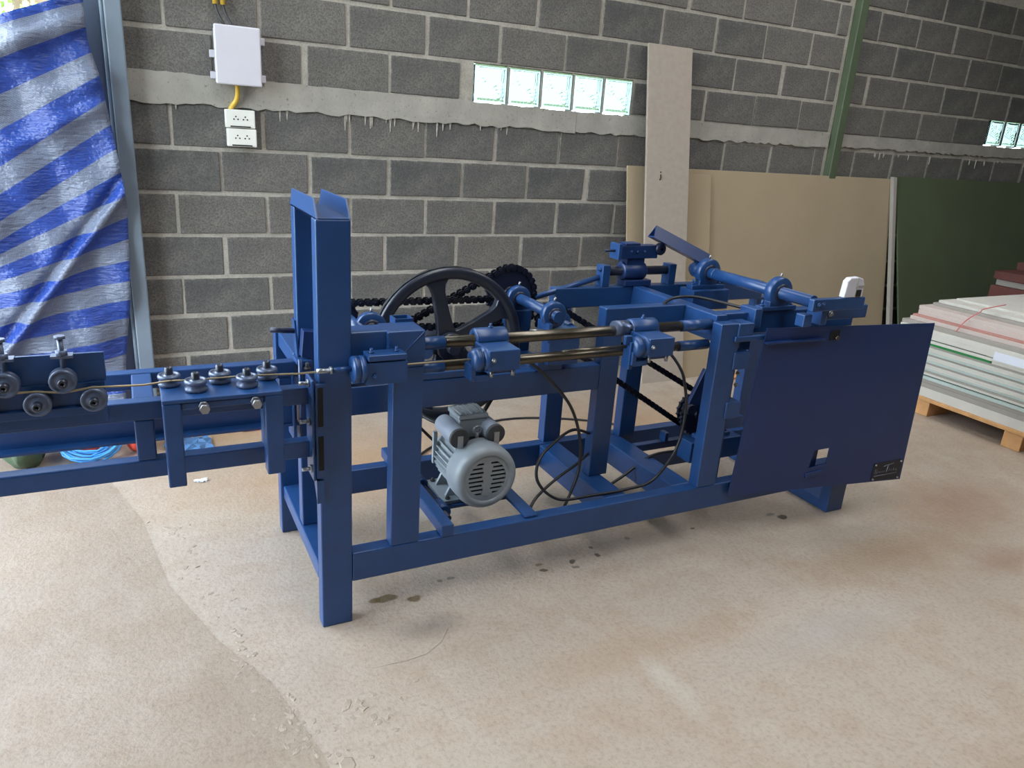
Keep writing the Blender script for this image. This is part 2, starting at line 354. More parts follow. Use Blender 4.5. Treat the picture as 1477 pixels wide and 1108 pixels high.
for (za, zb, ph) in rows:
    for seg in ((.0, COLX[0], .215 if ph else .42), (COLX[1], WR, .20 if ph else .42)):
        x = seg[0]; nxt = seg[0]+seg[2]
        while x < seg[1]-.03:
            e = min(nxt, seg[1]); nxt = e+.412+rnd.uniform(-.006, .006)
            a, b = x+.006+rnd.uniform(0, .005), e-.006-rnd.uniform(0, .006); x = e
            if rnd.random() < .10: b -= .018
            if za > 1.5 and za < 1.6:
                skip = False
                for g in (G1, G2):
                    if a > g[0]-.05 and b < g[1]+.05: skip = True
                    elif a < g[0] < b: b = g[0]-.03
                    elif a < g[1] < b: a = g[1]+.012
                if skip: continue
            if b-a < .05 or zb > 2.3 and x < 2.5: continue
            if a > 8.2: continue
            dz0, dz1 = .008+rnd.uniform(0, .004), .008+rnd.uniform(0, .005)
            y = WY+rnd.uniform(-.003, .002); j = lambda: rnd.uniform(-.003, .003)
            pz0, pz1 = za+dz0, zb-dz1
            MB().hexa([(a+j(), y, pz0+j()), (b+j(), y, pz0+j()), (b, y+.05, pz0), (a, y+.05, pz0), (a+j(), y, pz1+j()), (b+j(), y, pz1+j()), (b, y+.05, pz1), (a, y+.05, pz1)]).build('block', 'concrete_block', wall, .004)
            nblk += 1
# cement runs below the lintel
for i in range(44):
    x = rnd.choice([rnd.uniform(.1, 2.2), rnd.uniform(.9, 1.6), rnd.uniform(4.9, 6.8)]); L = rnd.uniform(.01, .08)**1.0*rnd.choice((.5, 1, 1))
    MB().hexa([(x, WY-.0045, 1.47-L), (x+.002, WY-.0045, 1.47-L), (x+.003, WY, 1.47-L), (x-.001, WY, 1.47-L), (x-.003, WY-.006, 1.475), (x+.007, WY-.006, 1.475), (x+.008, WY, 1.475), (x-.004, WY, 1.475)]).build('cement_run', 'mortar', wall, .002)
# glass blocks: moulded wave face, one mesh shared
def glass_mesh():
    mb = MB(); N = 30; w = .094; vs = []; fs = []
    for j in range(N+1):
        for i in range(N+1):
            x = (i/N*2-1)*w; z = (j/N*2-1)*w; e = max(abs(x), abs(z))/w
            q = math.hypot(x+.05, z-.045) if z > 0 else math.hypot(x-.05, z+.05)
            d = .0035*math.sin(q*330)*(1 if e < .84 else 0) + (-.006 if e < .84 else 0)
            vs.append((x, -.04-d*1.0-(.0 if e < .97 else -.006), z))
    for j in range(N):
        for i in range(N): a = j*(N+1)+i; fs.append((a, a+1, a+N+2, a+N+1))
    mb.add(vs, fs, True)
    n = (N+1)**2
    back = [(-w, .04, -w), (w, .04, -w), (w, .04, w), (-w, .04, w)]; mb.add(back, [(3, 2, 1, 0)])
    rim = [i for i in range(N+1)]+[i*(N+1)+N for i in range(1, N+1)]+[N*(N+1)+i for i in range(N-1, -1, -1)]+[i*(N+1) for i in range(N-1, 0, -1)]
    bk = []
    for k in rim:
        p = mb.v[k]; mb.v.append(Vector((p.x, .04, p.z))); bk.append(len(mb.v)-1)
    for a in range(len(rim)):
        b_ = (a+1) % len(rim); mb.f.append([rim[b_], rim[a], bk[a], bk[b_]]); mb.sm.append(False)
    return mb
gm = None
for wi, (g, zz, n) in enumerate(((G1, GZ0, 5), (G2, GZ0+.01, 5))):
    win = bpy.data.objects.new('window_%d' % (wi+1), None); C.objects.link(win); win.location = ((g[0]+g[1])/2, WY, zz)
    struct(win, 'row of five bright glass blocks in the wall' if wi == 0 else 'bright glass blocks at the right edge of the photo')
    for i in range(n):
        x = g[0]+.1+i*.2065
        if gm is None:
            ob = glass_mesh().build('glass_block', 'block_glass'); gm = ob
            c = ob.location.copy(); ob.data.transform(Matrix.Translation(c))
        else: ob = gm.copy(); C.objects.link(ob)
        ob.parent = win; ob.location = (x-win.location.x, .035, .101)
        if i: MB().box(x-.1065, x-.0985, WY-.002, WY+.07, zz, zz+.2).build('mortar_joint', 'mortar', win)
# columns
def channel(name, x0, x1, y0, y1, z1, mat, label, lip=.02, th=.006):
    mb = MB(); mb.box(x0, x1, y0, y0+th, 0, z1).box(x0, x0+th, y0+th, y1, 0, z1).box(x1-th, x1, y0+th, y1, 0, z1).box(x0+th, x0+lip, y1-th, y1, 0, z1).box(x1-lip, x1-th, y1-th, y1, 0, z1)
    return struct(mb.build(name, mat), label)
mb = MB().box(-.012, .055, 3.835, 3.90, 0, 3.6).box(-.028, -.012, 3.85, 3.885, 0, 3.6)
struct(mb.build('trim_1', 'column_grey', None, .006), 'grey steel corner column at the left end of the wall')
struct(MB().box(-.165, -.014, 3.87, 3.95, 0, 3.6).build('trim_2', 'column_dark', None, .005), 'dark steel column behind the blue tarpaulin edge')
struct(MB().box(4.45, 4.52, 3.865, 3.925, 0, 3.6).build('trim_3', 'column_green', None, .006), 'green painted steel column against the block wall')
# roof and far walls (out of view, they shade the room; daylight comes in at the left, over the tarpaulin)
struct(MB().box(-2.5, 10, -4.6, 4.2, 3.6, 3.65).build('ceiling', 'roof_metal'), 'metal sheet roof over the workshop')
struct(MB().box(9.6, 9.7, -6, 4.0, 0, 3.6).build('wall_right', 'mortar'), 'far right wall of the workshop')
struct(MB().box(-2.5, -2.4, -4.6, .7, 0, 3.6).build('wall_left', 'shutter_brown'), 'left wall of the workshop, in front of the side opening')
struct(MB().box(-2.5, 9.6, -4.6, -4.5, 0, 3.6).build('wall_front', 'shutter_brown'), 'wall behind the photographer')
g = MB().box(-40, 40, -40, 40, -.3, -.21).build('ground_outside', 'outside_ground'); struct(g, 'ground outside the workshop')

# ------------------------------------------------------------------ the machine
mach = empty('wire_forming_machine', (1.5, 2.1, 0), 'blue steel wire straightening and forming machine with flywheel, chains and slides', 'machine')
BL = 'blue_paint'
def P(name, mb, mat=BL, parent=mach, bevel=0.0, label=None, kind=None):
    o = mb.build(name, mat, parent, bevel, kind)
    if label: o['label'] = label
    return o
def B(name, x0, x1, y0, y1, z0, z1, mat=BL, parent=mach, bevel=.004): return bx(name, x0, x1, y0, y1, z0, z1, mat, parent, bevel)
def bolt(p, axis, r=.008, L=.02, parent=mach, mat='bolt_steel', name='bolt'):
    p = Vector(p); a = Vector(axis).normalized(); mb = MB().cyl(p, p+a*L, r*.5, n=10).cyl(p, p+a*.006, r, n=6)
    return P(name, mb, mat, parent)
YF, YM, YR = 1.89, 2.11, 2.47
# --- portal at the left end
post1 = B('post', .415, .505, YF, YF+.05, 0, 1.205)
post1['label'] = 'tall front post of the portal'
B('post', .42, .505, 2.18, 2.23, .19, 1.205)
mb = MB(); th = .005; ya, yb, z0, z1 = YF, 2.23, 1.203, 1.253
for x in (.418, .500): mb.prism([(x, ya, z0), (x, yb, z0), (x, yb-.035, z1), (x, ya+.035, z1)], (th, 0, 0))
mb.box(.418, .505, ya+.002, yb, z0, z0+th); P('top_channel', mb, bevel=.001)
B('corner_post', .405, .49, 2.485, 2.535, 0, .76)
B('cross_beam', .415, .46, 2.23, 2.485, .71, .76)
B('base_beam', .415, .505, YF+.05, 2.485, .14, .19)
# --- base
B('base_rail', .505, 2.54, YF, YF+.05, .14, .235)
B('base_rail', .49, 2.54, YR-.035, YR+.015, .14, .235)
B('cross_beam', 1.43, 1.52, YF+.05, YR-.035, .14, .233)
B('cross_beam', 1.725, 1.815, YF+.05, YR-.035, .14, .233)
B('foot_post', 2.535, 2.63, YF-.01, YF+.04, 0, .80)
B('foot_runner', 2.535, 2.63, YF+.04, YR, 0, .05)
B('foot_post', 2.535, 2.63, YR, YR+.05, 0, .80)
# --- posts
B('post', .622, .712, YF, YF+.05, .235, .80)
B('post', 1.465, 1.545, YM, YM+.05, .233, .80)
B('post', 1.455, 1.535, YR-.02, YR+.03, .233, .80)
B('post', 1.80, 1.89, YF, YF+.05, .235, .86)
B('post', 1.80, 1.88, YR-.07, YR-.02, .233, .80)
# --- upper frame
B('mid_rail', .505, 1.465, YM, YM+.05, .582, .675)
B('top_rail', 1.465, 1.815, YM, YM+.05, .80, .88)
B('top_rail', 1.455, 2.54, YR-.02, YR+.03, .80, .88)
B('top_beam', 1.815, 1.865, YF+.05, YR-.02, .80, .88)
B('top_rail', 1.865, 2.54, 1.955, 2.005, .80, .88)
B('corner_beam', .505, .61, YF+.012, YF+.09, .80, .905)
B('corner_beam', .605, .714, YF-.002, YF+.10, .80, .905)
mb = MB().box(.66, .715, 1.995, 2.0, .82, .912).box(.66, .715, 2.04, 2.045, .82, .912).box(.66, .665, 2.0, 2.04, .82, .912).box(.71, .715, 2.0, 2.04, .82, .912)
P('open_tube', mb)
P('weld_seam', MB().tube([(.612, YF-.003, .80), (.66, YF-.003, .853), (.71, YF-.003, .902)], .0016, 6))
# --- feed frame to the left
def feed():
    B('feed_rail', -.80, .415, 1.93, 1.97, .703, .752); B('feed_rail', -.80, .415, 1.93, 1.97, .545, .595)
    B('feed_rail', -.80, .415, 2.17, 2.21, .703, .752)
    mb = MB().box(-.80, .415, 2.203, 2.21, .555, .625).box(-.80, .415, 2.165, 2.21, .548, .555); P('feed_angle', mb)
    for x in (-.03, .275, -.75): B('feed_upright', x, x+.045, 1.93, 1.97, .595, .703)
    for x in (-.03, -.45): B('feed_cross_tube', x, x+.05, 1.97, 2.17, .703, .75)
    for x in (-.03, .36): B('feed_upright', x, x+.04, 2.17, 2.21, .555, .703)
    for x in (-.78,): B('feed_leg', x, x+.05, 1.93, 1.98, 0, .545); B('feed_leg', x, x+.05, 2.16, 2.21, 0, .548)
feed()
# bolted slotted plate between feed frame and post
P('slot_plate', MB().box(.405, .432, 1.880, 1.889, .50, .775))
for za, zb in ((.655, .765), (.525, .625)): P('slot', MB().box(.410, .424, 1.8775, 1.8805, za, zb), 'recess_shade_black')
B('mount_plate', .396, .404, 1.885, 1.965, .49, .785)
for y, z in ((1.915, .77), (1.915, .66), (1.90, .525)): bolt((.396, y, z), (-1, 0, 0), .011, .028)
B('mount_plate', .396, .404, 2.16, 2.24, .50, .72)
bolt((.396, 2.18, .63), (-1, 0, 0), .011, .03)
P('tie_rod', MB().cyl((.41, 2.10, .60), (.41, 2.10, .78), .006, n=10)); P('gusset', MB().prism([(.405, 1.885, .49), (.405, 1.93, .49), (.405, 1.885, .42)], (.02, 0, 0)))
# horizontal roller bracket
P('bracket_plate', MB().box(.034, .312, 1.83, 1.985, .775, .785), bevel=.002)
B('bracket_leg', .034, .075, 1.83, 1.875, .556, .775); B('bracket_leg', .268, .312, 1.83, 1.875, .556, .775)
B('bracket_lip', .075, .268, 1.835, 1.842, .755, .775)
def groove_roller(p, axis, r, name='roller', n=30):
    h = .034*r/.032
    o = P(name, MB().lathe(p, axis, [(0, .001), (0, r*.94), (h*.14, r), (h*.30, r), (h*.5, r*.78), (h*.70, r), (h*.86, r), (h, r*.94), (h, r*.78), (h*.93, r*.72), (h*.93, r*.5), (h, r*.42), (h, .001)], n), 'roller_steel')
    a = Vector(axis).normalized(); q = Vector(p)+a*h
    P('axle', MB().lathe(q, axis, [(-.004, r*.36), (h*.55, r*.36), (h*.62, r*.28), (h*.62, r*.16), (h*.3, r*.14), (h*.3, .0005)], 16), 'flywheel_iron', o)
    return o
for i, (x, y) in enumerate(((.058, 1.945), (.115, 1.888), (.176, 1.938), (.235, 1.888), (.292, 1.938))):
    groove_roller((x, y, .786), (0, 0, 1), .027)
for x in (.125, .245):
    P('adjusting_bolt', MB().cyl((x, 1.838, .766), (x, 1.80, .766), .006, n=12).cyl((x, 1.806, .766), (x, 1.796, .766), .012, n=6).cyl((x, 1.828, .766), (x, 1.82, .766), .012, n=6), 'bolt_steel')
# vertical roller straightener
P('roller_plate', MB().box(-.78, -.077, 1.893, 1.902, .828, .897), bevel=.001); P('roller_plate', MB().box(-.78, -.081, 1.890, 1.902, .772, .827), bevel=.001)
P('roller_shelf', MB().box(-.78, -.083, 1.880, 1.93, .752, .772).box(-.78, -.083, 1.918, 1.93, .715, .752), bevel=.001)
for x, z in ((-.383, .842), (-.273, .842), (-.163, .842), (-.326, .792), (-.217, .792), (-.106, .792)):
    groove_roller((x, 1.888, z), (0, -1, 0), .0285)
for x in (-.383, -.273, -.160):
    P('adjusting_bolt', MB().cyl((x, 1.883, .865), (x, 1.883, .938), .006, n=12).cyl((x, 1.883, .937), (x, 1.883, .944), .012, n=6).cyl((x, 1.883, .898), (x, 1.883, .91), .013, n=6).box(x-.022, x+.022, 1.872, 1.902, .893, .899), 'roller_steel')
# straight wire
wire = P('wire', MB().tube([(-.8, 1.866, .822), (-.3, 1.866, .824), (-.22, 1.866, .822), (-.163, 1.866, .815), (-.106, 1.866, .822), (.0, 1.868, .817), (.06, 1.92, .805), (.115, 1.912, .805), (.176, 1.912, .805), (.235, 1.912, .805), (.292, 1.905, .805), (.36, 1.872, .813), (.5, 1.868, .816), (.9, 1.868, .816)], .0028, 6), 'wire_brass')
# guide bushing in front of the post
P('guide_bush', MB().cyl((.405, 1.868, .816), (.44, 1.868, .816), .007, n=12).cyl((.44, 1.868, .816), (.446, 1.868, .816), .011, n=8), 'bolt_steel')
P('guide_tube', MB().cyl((.446, 1.868, .816), (.50, 1.868, .816), .0075, n=12))
P('collar', MB().lathe((.497, 1.862, .815), (1, 0, 0), [(0, .003), (0, .034), (.004, .037), (.016, .037), (.016, .033), (.02, .033), (.02, .037), (.034, .037), (.034, .003)], 28))
P('bush_block', MB().box(.53, .645, 1.835, 1.888, .775, .838), bevel=.003); P('clamp_plate', MB().box(.535, .642, 1.832, 1.888, .842, .858), bevel=.002)
bolt((.553, 1.835, .80), (0, -1, 0), .008, .012, mat=BL)
for x in (.55, .62): bolt((x, 1.86, .858), (0, 0, 1), .008, .014, mat=BL)
P('guide_rod', MB().cyl((.505, 1.95, .742), (.62, 1.95, .742), .008, n=12))
# guide rods and slides
rod1 = P('guide_rod', MB().cyl((.70, 1.965, .843), (1.81, 1.965, .843), .0175, n=24), 'rod_steel'); rod2 = P('guide_rod', MB().cyl((.70, 1.965, .770), (1.81, 1.965, .770), .016, n=24), 'rod_steel')
for x0, x1 in ((.70, .80), (1.68, 1.81)):
    P('rod_sleeve', MB().cyl((x0, 1.965, .843), (x1, 1.965, .843), .0195, n=24)); P('rod_sleeve', MB().cyl((x0, 1.965, .770), (x1, 1.965, .770), .018, n=24))
for (xa) in (.89, 1.455):
    sl = P('slide_block', MB().box(xa, xa+.10, 1.835, 1.945, .783, .845), bevel=.003)
    P('slide_bush', MB().lathe((xa+.005, 1.965, .845), (1, 0, 0), [(0, .018), (0, .033), (.003, .035), (.10, .035), (.103, .033), (.103, .018)], 28), BL, sl)
    P('saddle', MB().box(xa+.008, xa+.105, 1.925, 1.975, .80, .845), BL, sl)
    bolt((xa+.06, 1.965, .878), (0, 0, 1), .008, .014, sl, BL); bolt((xa+.012, 1.835, .818), (0, -1, 0), .007, .012, sl)
    P('gripper', MB().lathe((xa-.045, 1.868, .812), (1, 0, 0), [(0, .003), (0, .026), (.012, .034), (.026, .036), (.026, .028), (.034, .028), (.034, .036), (.048, .036)], 24), BL, sl)
    P('gripper_arm', MB().box(xa-.05, xa-.034, 1.85, 1.90, .755, .80).box(xa-.04, xa+.01, 1.85, 1.885, .752, .77), BL, sl, .002)
    for dx in (.015, .085): P('stop_screw', MB().cyl((xa+dx, 1.85, .783), (xa+dx, 1.85, .762), .006, n=8), 'bolt_steel', sl)
    P('proximity_foot', MB().box(xa+.02, xa+.08, 1.85, 1.9, .772, .783), BL, sl)
P('rod_clamp', MB().cyl((1.40, 1.965, .85), (1.45, 1.965, .85), .026, n=14).cyl((1.425, 1.94, .87), (1.425, 1.90, .87), .006, n=8), 'roller_steel')
P('push_link', MB().box(1.40, 1.415, 1.86, 1.90, .74, .83).box(1.385, 1.41, 1.87, 1.885, .82, .85), BL, mach, .002)
P('push_bar', MB().cyl((1.17, 1.90, .805), (1.41, 1.885, .812), .006, n=10), 'rod_steel')
# block on top of the mid rail
B('mid_block', .75, .95, YM, YM+.05, .676, .70); B('bearing_block', 1.20, 1.30, YM-.01, YM+.05, .676, .725)
bolt((.78, YM+.02, .70), (0, 0, 1), .012, .02, mat=BL); bolt((1.28, YM+.02, .725), (0, 0, 1), .010, .02, mat=BL)
# --- flywheel
def flywheel(cx, cy, cz, Ro, w):
    rim = P('flywheel', MB().lathe((cx, cy-w/2, cz), (0, 1, 0), [(0, Ro-.006), (.006, Ro), (w*.3, Ro), (w*.45, Ro-.008), (w*.55, Ro-.008), (w*.7, Ro), (w-.006, Ro), (w, Ro-.006), (w, Ro-.034), (w*.7, Ro-.04), (w*.3, Ro-.04), (0, Ro-.034)], 72, True), 'flywheel_iron')
    P('hub', MB().lathe((cx, cy-w*.8, cz), (0, 1, 0), [(0, .02), (0, .045), (.004, .05), (w*1.6, .05), (w*1.6, .02)], 32), 'flywheel_iron', rim)
    for k in range(5):
        a = R(103+72*k); d = Vector((math.cos(a), 0, math.sin(a))); n = Vector((-math.sin(a), 0, math.cos(a)))
        mb = MB(); vs = []; fs = []
        st = [(.03, .040), (.06, .030), (.12, .024), (.19, .022), (.215, .028), (Ro-.032, .05)]
        for (r_, hw) in st:
            p = Vector((cx, cy, cz))+d*r_; hy = .015 if r_ < .2 else .017
            vs += [p-n*hw+Vector((0, -hy, 0)), p+n*hw+Vector((0, -hy, 0)), p+n*hw+Vector((0, hy, 0)), p-n*hw+Vector((0, hy, 0))]
        for i in range(len(st)-1):
            for j in range(4): fs.append((i*4+j, i*4+(j+1) % 4, i*4+4+(j+1) % 4, i*4+4+j))
        fs += [(3, 2, 1, 0), tuple(range(len(st)*4-4, len(st)*4))]
        P('spoke', mb.add(vs, fs), 'flywheel_iron', rim, .005)
    return rim
FX, FY, FZ = .952, 2.30, .73
flywheel(FX, FY, FZ, .272, .046)
P('flywheel_shaft', MB().cyl((FX, 2.235, FZ), (FX, 2.50, FZ), .02, n=20), 'sprocket_steel')
# --- bearings, sprockets, chains
def pillow(p, axis, Rr, w, parent=mach, base=True, name='bearing'):
    p = Vector(p); a = Vector(axis).normalized()
    o = P(name, MB().lathe(p-a*w/2, a, [(0, Rr*.45), (0, Rr*.93), (w*.12, Rr), (w*.88, Rr), (w, Rr*.93), (w, Rr*.45)], 32), BL, parent)
    P('bearing_race', MB().lathe(p-a*(w/2+.004), a, [(0, Rr*.40), (0, Rr*.58), (w+.008, Rr*.58), (w+.008, Rr*.40)], 24), 'sprocket_steel', o)
    if base:
        hb = Rr*.45
        P('bearing_base', MB().box(p.x-Rr*1.55, p.x+Rr*1.55, p.y-w*.55, p.y+w*.55, p.z-Rr*1.18, p.z-Rr*1.18+hb*.7).box(p.x-Rr*.85, p.x+Rr*.85, p.y-w*.45, p.y+w*.45, p.z-Rr*1.18+hb*.5, p.z-Rr*.55), BL, o, .003)
        for s_ in (-1, 1): bolt((p.x+s_*Rr*1.25, p.y, p.z-Rr*1.18+hb*.7), (0, 0, 1), .010, .022, o, BL)
    P('grease_nipple', MB().cyl(p+Vector((0, 0, Rr)), p+Vector((.004, 0, Rr+.014)), .004, n=8), 'bolt_steel', o)
    return o
def sprocket(p, Rr, teeth, w=.012, name='sprocket', mat='sprocket_steel', hub=.03):
    p = Vector(p); poly = []
    for k in range(teeth):
        for (da, rr) in ((0, .945), (.25, .955), (.42, 1.03), (.58, 1.03), (.75, .955)):
            a = 2*math.pi*(k+da)/teeth; poly.append((p.x+Rr*rr*math.cos(a), p.y-w/2, p.z+Rr*rr*math.sin(a)))
    o = P(name, MB().prism(poly, (0, w, 0)), mat)
    P('sprocket_hub', MB().cyl(p+Vector((0, -w*1.6, 0)), p+Vector((0, w*1.6, 0)), hub, n=20), mat, o)
    return o
def loop(c1, r1, c2, r2):
    """external tangent loop in the XZ plane, returns dense points"""
    x1, z1 = c1; x2, z2 = c2; d = math.hypot(x2-x1, z2-z1); th = math.atan2(z2-z1, x2-x1); al = math.acos((r1-r2)/d)
    pts = []
    a0, a1 = th+al, th-al+2*math.pi
    for i in range(25): a = a0+(a1-a0)*i/24; pts.append((x1+r1*math.cos(a), z1+r1*math.sin(a)))
    b0, b1 = th-al, th+al
    for i in range(25): a = b0+(b1-b0)*i/24; pts.append((x2+r2*math.cos(a), z2+r2*math.sin(a)))
    return pts
def chain(c1, r1, c2, r2, y, pitch=.0254, name='roller_chain', sag=0):
    pts = loop(c1, r1, c2, r2); pts.append(pts[0]); L = [0]
    for a, b in zip(pts[:-1], pts[1:]): L.append(L[-1]+math.hypot(b[0]-a[0], b[1]-a[1]))
    n = int(L[-1]/pitch); n += n % 2; st = L[-1]/n
    def at(s_):
        s_ %= L[-1]; i = 0
        while L[i+1] < s_: i += 1
        t_ = (s_-L[i])/max(1e-9, L[i+1]-L[i]); return Vector((pts[i][0]+(pts[i+1][0]-pts[i][0])*t_, y, pts[i][1]+(pts[i+1][1]-pts[i][1])*t_))
    mb = MB(); Y = Vector((0, 1, 0)); hh = .0118
    for k in range(n):
        p, q = at(k*st), at((k+1)*st); d = (q-p).normalized(); nn = d.cross(Y)
        mb.cyl(p-Y*.014, p+Y*.014, .0065, n=8)
        off = .0085 if k % 2 else .0118
        for s_ in (-1, 1):
            poly = []
            for (u, w_) in ((-.45, 0), (-.28, 1), (.0, 1.0), (.28, 1), (.5, .45), (.72, 1), (1.28, 1), (1.45, 0), (1.28, -1), (.72, -1), (.5, -.5), (.28, -1), (-.28, -1)):
                poly.append(p+d*(u*st)+nn*(w_*hh*.95))
            mb.prism([v_+Y*(s_*off-.0014) for v_ in poly], (0, .0028, 0))
    return P(name, mb, 'chain_steel', kind='stuff')
SX, SZ = 1.245, .872
P('main_shaft', MB().cyl((SX, 2.06, SZ), (SX, 2.50, SZ), .019, n=20))
sprocket((SX, 2.43, SZ), .098, 24, .012)
chain((.865, .745), .04, (SX, SZ), .099, 2.43)
sprocket((.865, 2.43, .745), .038, 10)
sprocket((SX+.02, 2.38, .815), .048, 12)
sprocket((.615, 2.38, .83), .043, 12)
chain((.615, .83), .044, (SX+.02, .815), .05, 2.38)
pillow((SX, 2.36, SZ), (0, 1, 0), .045, .03, base=False); pillow((SX, 2.10, SZ), (0, 1, 0), .045, .03, base=False)
P('shaft_bracket', MB().box(SX-.02, SX+.10, 2.075, 2.13, .70, .825), bevel=.003); P('bracket_slot', MB().box(SX+.0, SX+.075, 2.0735, 2.0755, .795, .808), 'recess_shade_black'); P('bracket_plate', MB().box(SX-.035, SX-.022, 2.06, 2.14, .785, .85), bevel=.001)
P('shaft_bracket', MB().box(SX-.05, SX+.05, 2.34, 2.38, .675, .83).box(SX-.05, SX+.05, 2.16, 2.38, .655, .675), bevel=.003)
for dx in (.03, .055, .085): bolt((SX+dx, 2.074, .80), (0, -1, 0), .006, .008)
P('tension_screw', MB().cyl((SX-.085, 2.10, .82), (SX-.03, 2.10, .82), .005, n=10), 'bolt_steel')
pillow((.66, 2.24, .825), (0, 1, 0), .05, .03); P('side_shaft', MB().cyl((.615, 2.17, .83), (.615, 2.42, .83), .018, n=18)); B('shaft_bracket', .63, .78, 2.19, 2.25, .675, .772)
P('bearing_collar', MB().cyl((.80, 2.10, .77), (.80, 2.16, .77), .02, n=18))
# long chain down to the lower sprocket
sprocket((1.33, 2.26, .815), .048, 12); chain((1.33, .815), .05, (2.05, .385), .075, 2.26)
sprocket((2.05, 2.26, .385), .073, 18)
P('stub_shaft', MB().cyl((1.33, 2.12, .815), (1.33, 2.30, .815), .018, n=18)); pillow((1.33, 2.20, .815), (0, 1, 0), .042, .028, base=False)
B('shaft_bracket', 1.30, 1.38, 2.15, 2.30, .735, .77)
P('lower_shaft', MB().cyl((2.05, 2.095, .385), (2.05, 2.29, .385), .02, n=18), 'sprocket_steel'); pillow((2.05, 2.12, .385), (0, 1, 0), .055, .035)
P('lower_bearing_seat', MB().box(1.92, 2.18, 2.08, 2.16, .233, .32), bevel=.003); sprocket((2.05, 2.21, .385), .095, 30, .014)
p0 = Vector((1.99, 2.17, .42)); ax = Vector((.40, 0, .92)).normalized(); nx = Vector((.92, 0, -.40)).normalized()
P('crank_plate', MB().hexa([p0-nx*.045, p0+nx*.045, p0+nx*.045+Vector((0, .02, 0)), p0-nx*.045+Vector((0, .02, 0)), p0-nx*.045+ax*.17, p0+nx*.045+ax*.17, p0+nx*.045+ax*.17+Vector((0, .02, 0)), p0-nx*.045+ax*.17+Vector((0, .02, 0))]), 'shaded_blue_paint', bevel=.003)
P('crank_roller', MB().cyl((1.96, 2.15, .43), (1.96, 2.19, .43), .022, n=18), 'sprocket_steel')
P('crank_pin', MB().cyl((2.03, 2.165, .46), (2.03, 2.13, .46), .008, n=10), 'bolt_steel')
B('shelf_angle', 1.815, 2.54, 2.30, 2.33, .20, .233); B('shelf_angle', 1.815, 2.54, 2.20, 2.205, .17, .233)
B('shelf_stop', 1.96, 1.98, 2.29, 2.33, .233, .275)
# belt and motor
def belt(c1, r1, c2, r2, y, w=.014, name='drive_belt'):
    pts = loop(c1, r1, c2, r2); n = len(pts); mb = MB(); vs = []; fs = []
    cx = (c1[0]*.5+c2[0]*.5); cz = (c1[1]+c2[1])/2
    for i in range(n):
        a, b = pts[i-1], pts[(i+1) % n]; d = Vector((b[0]-a[0], 0, b[1]-a[1])).normalized(); nn = Vector((d.z, 0, -d.x)); p = Vector((pts[i][0], y, pts[i][1]))
        vs += [p-nn*.005-Vector((0, w/2, 0)), p-nn*.005+Vector((0, w/2, 0)), p+nn*.005+Vector((0, w/2, 0)), p+nn*.005-Vector((0, w/2, 0))]
    for i in range(n):
        j = (i+1) % n
        for k in range(4): fs.append((i*4+k, i*4+(k+1) % 4, j*4+(k+1) % 4, j*4+k))
    return P(name, mb.add(vs, fs), 'belt_rubber')
MX, MY, MZ = .99, 2.0, .348      # fan end centre
belt((FX, FZ), .269, (MX, MZ), .04, 2.305)
P('motor_pulley', MB().lathe((MX, 2.285, MZ), (0, 1, 0), [(0, .01), (0, .048), (.012, .048), (.02, .038), (.028, .048), (.04, .048), (.04, .01)], 28), 'sprocket_steel')
# motor: body with cooling fins, fan cover, capacitors, terminal box, feet
mot = P('motor', MB().lathe((MX, MY+.085, MZ), (0, 1, 0), [(0, .002), (0, .088), (.15, .088), (.155, .096), (.175, .096), (.18, .07), (.20, .035), (.20, .002)], 40), 'motor_grey', label='grey electric motor')
for k in range(32):
    a = 2*math.pi*k/32
    if R(62) < a < R(118) or R(235) < a < R(305): continue
    d = Vector((math.cos(a), 0, math.sin(a))); n = Vector((-math.sin(a), 0, math.cos(a))); c0 = Vector((MX, MY+.09, MZ))
    P('cooling_fin', MB().hexa([c0+d*.086-n*.0025, c0+d*.102-n*.0018, c0+d*.102+n*.0018, c0+d*.086+n*.0025] + [q+Vector((0, .145, 0)) for q in (c0+d*.086-n*.0025, c0+d*.102-n*.0018, c0+d*.102+n*.0018, c0+d*.086+n*.0025)]), 'motor_grey', mot)
P('fan_cover', MB().lathe((MX, MY, MZ), (0, 1, 0), [(.012, .078), (.003, .082), (.0, .090), (.004, .101), (.014, .109), (.03, .112), (.095, .112), (.10, .108)], 56), 'motor_grey', mot)
# perforated fan grille: bars leave open slots over a black disc standing in for the shaded hollow
P('fan_shade_disc', MB().cyl((MX, MY+.03, MZ), (MX, MY+.034, MZ), .084, n=40), 'recess_shade_black', mot)
gm_ = MB()
def bar(z0, z1, x0, x1, y_=.009): gm_.box(MX+x0, MX+x1, MY+y_, MY+.013, MZ+z0, MZ+z1)
rr = .083
for k in range(-5, 6):
    z = k*.0155; hw = math.sqrt(max(0, rr*rr-z*z))
    bar(z-.0040, z+.0040, -hw, hw)
    if abs(k) < 5: bar(z, z+.0155, -.018+.004*(k % 2), .012+.004*(k % 3), .0083+.0001*k)
for k in range(40):
    a0, a1 = 2*math.pi*k/40, 2*math.pi*(k+1)/40; pr = []
    for (r_, a) in ((.068, a0), (.086, a0), (.086, a1), (.068, a1)): pr.append((MX+r_*math.cos(a), MY+.007, MZ+r_*math.sin(a)))
    gm_.prism(pr, (0, .009, 0))
P('fan_grille', gm_, 'motor_grey', mot)
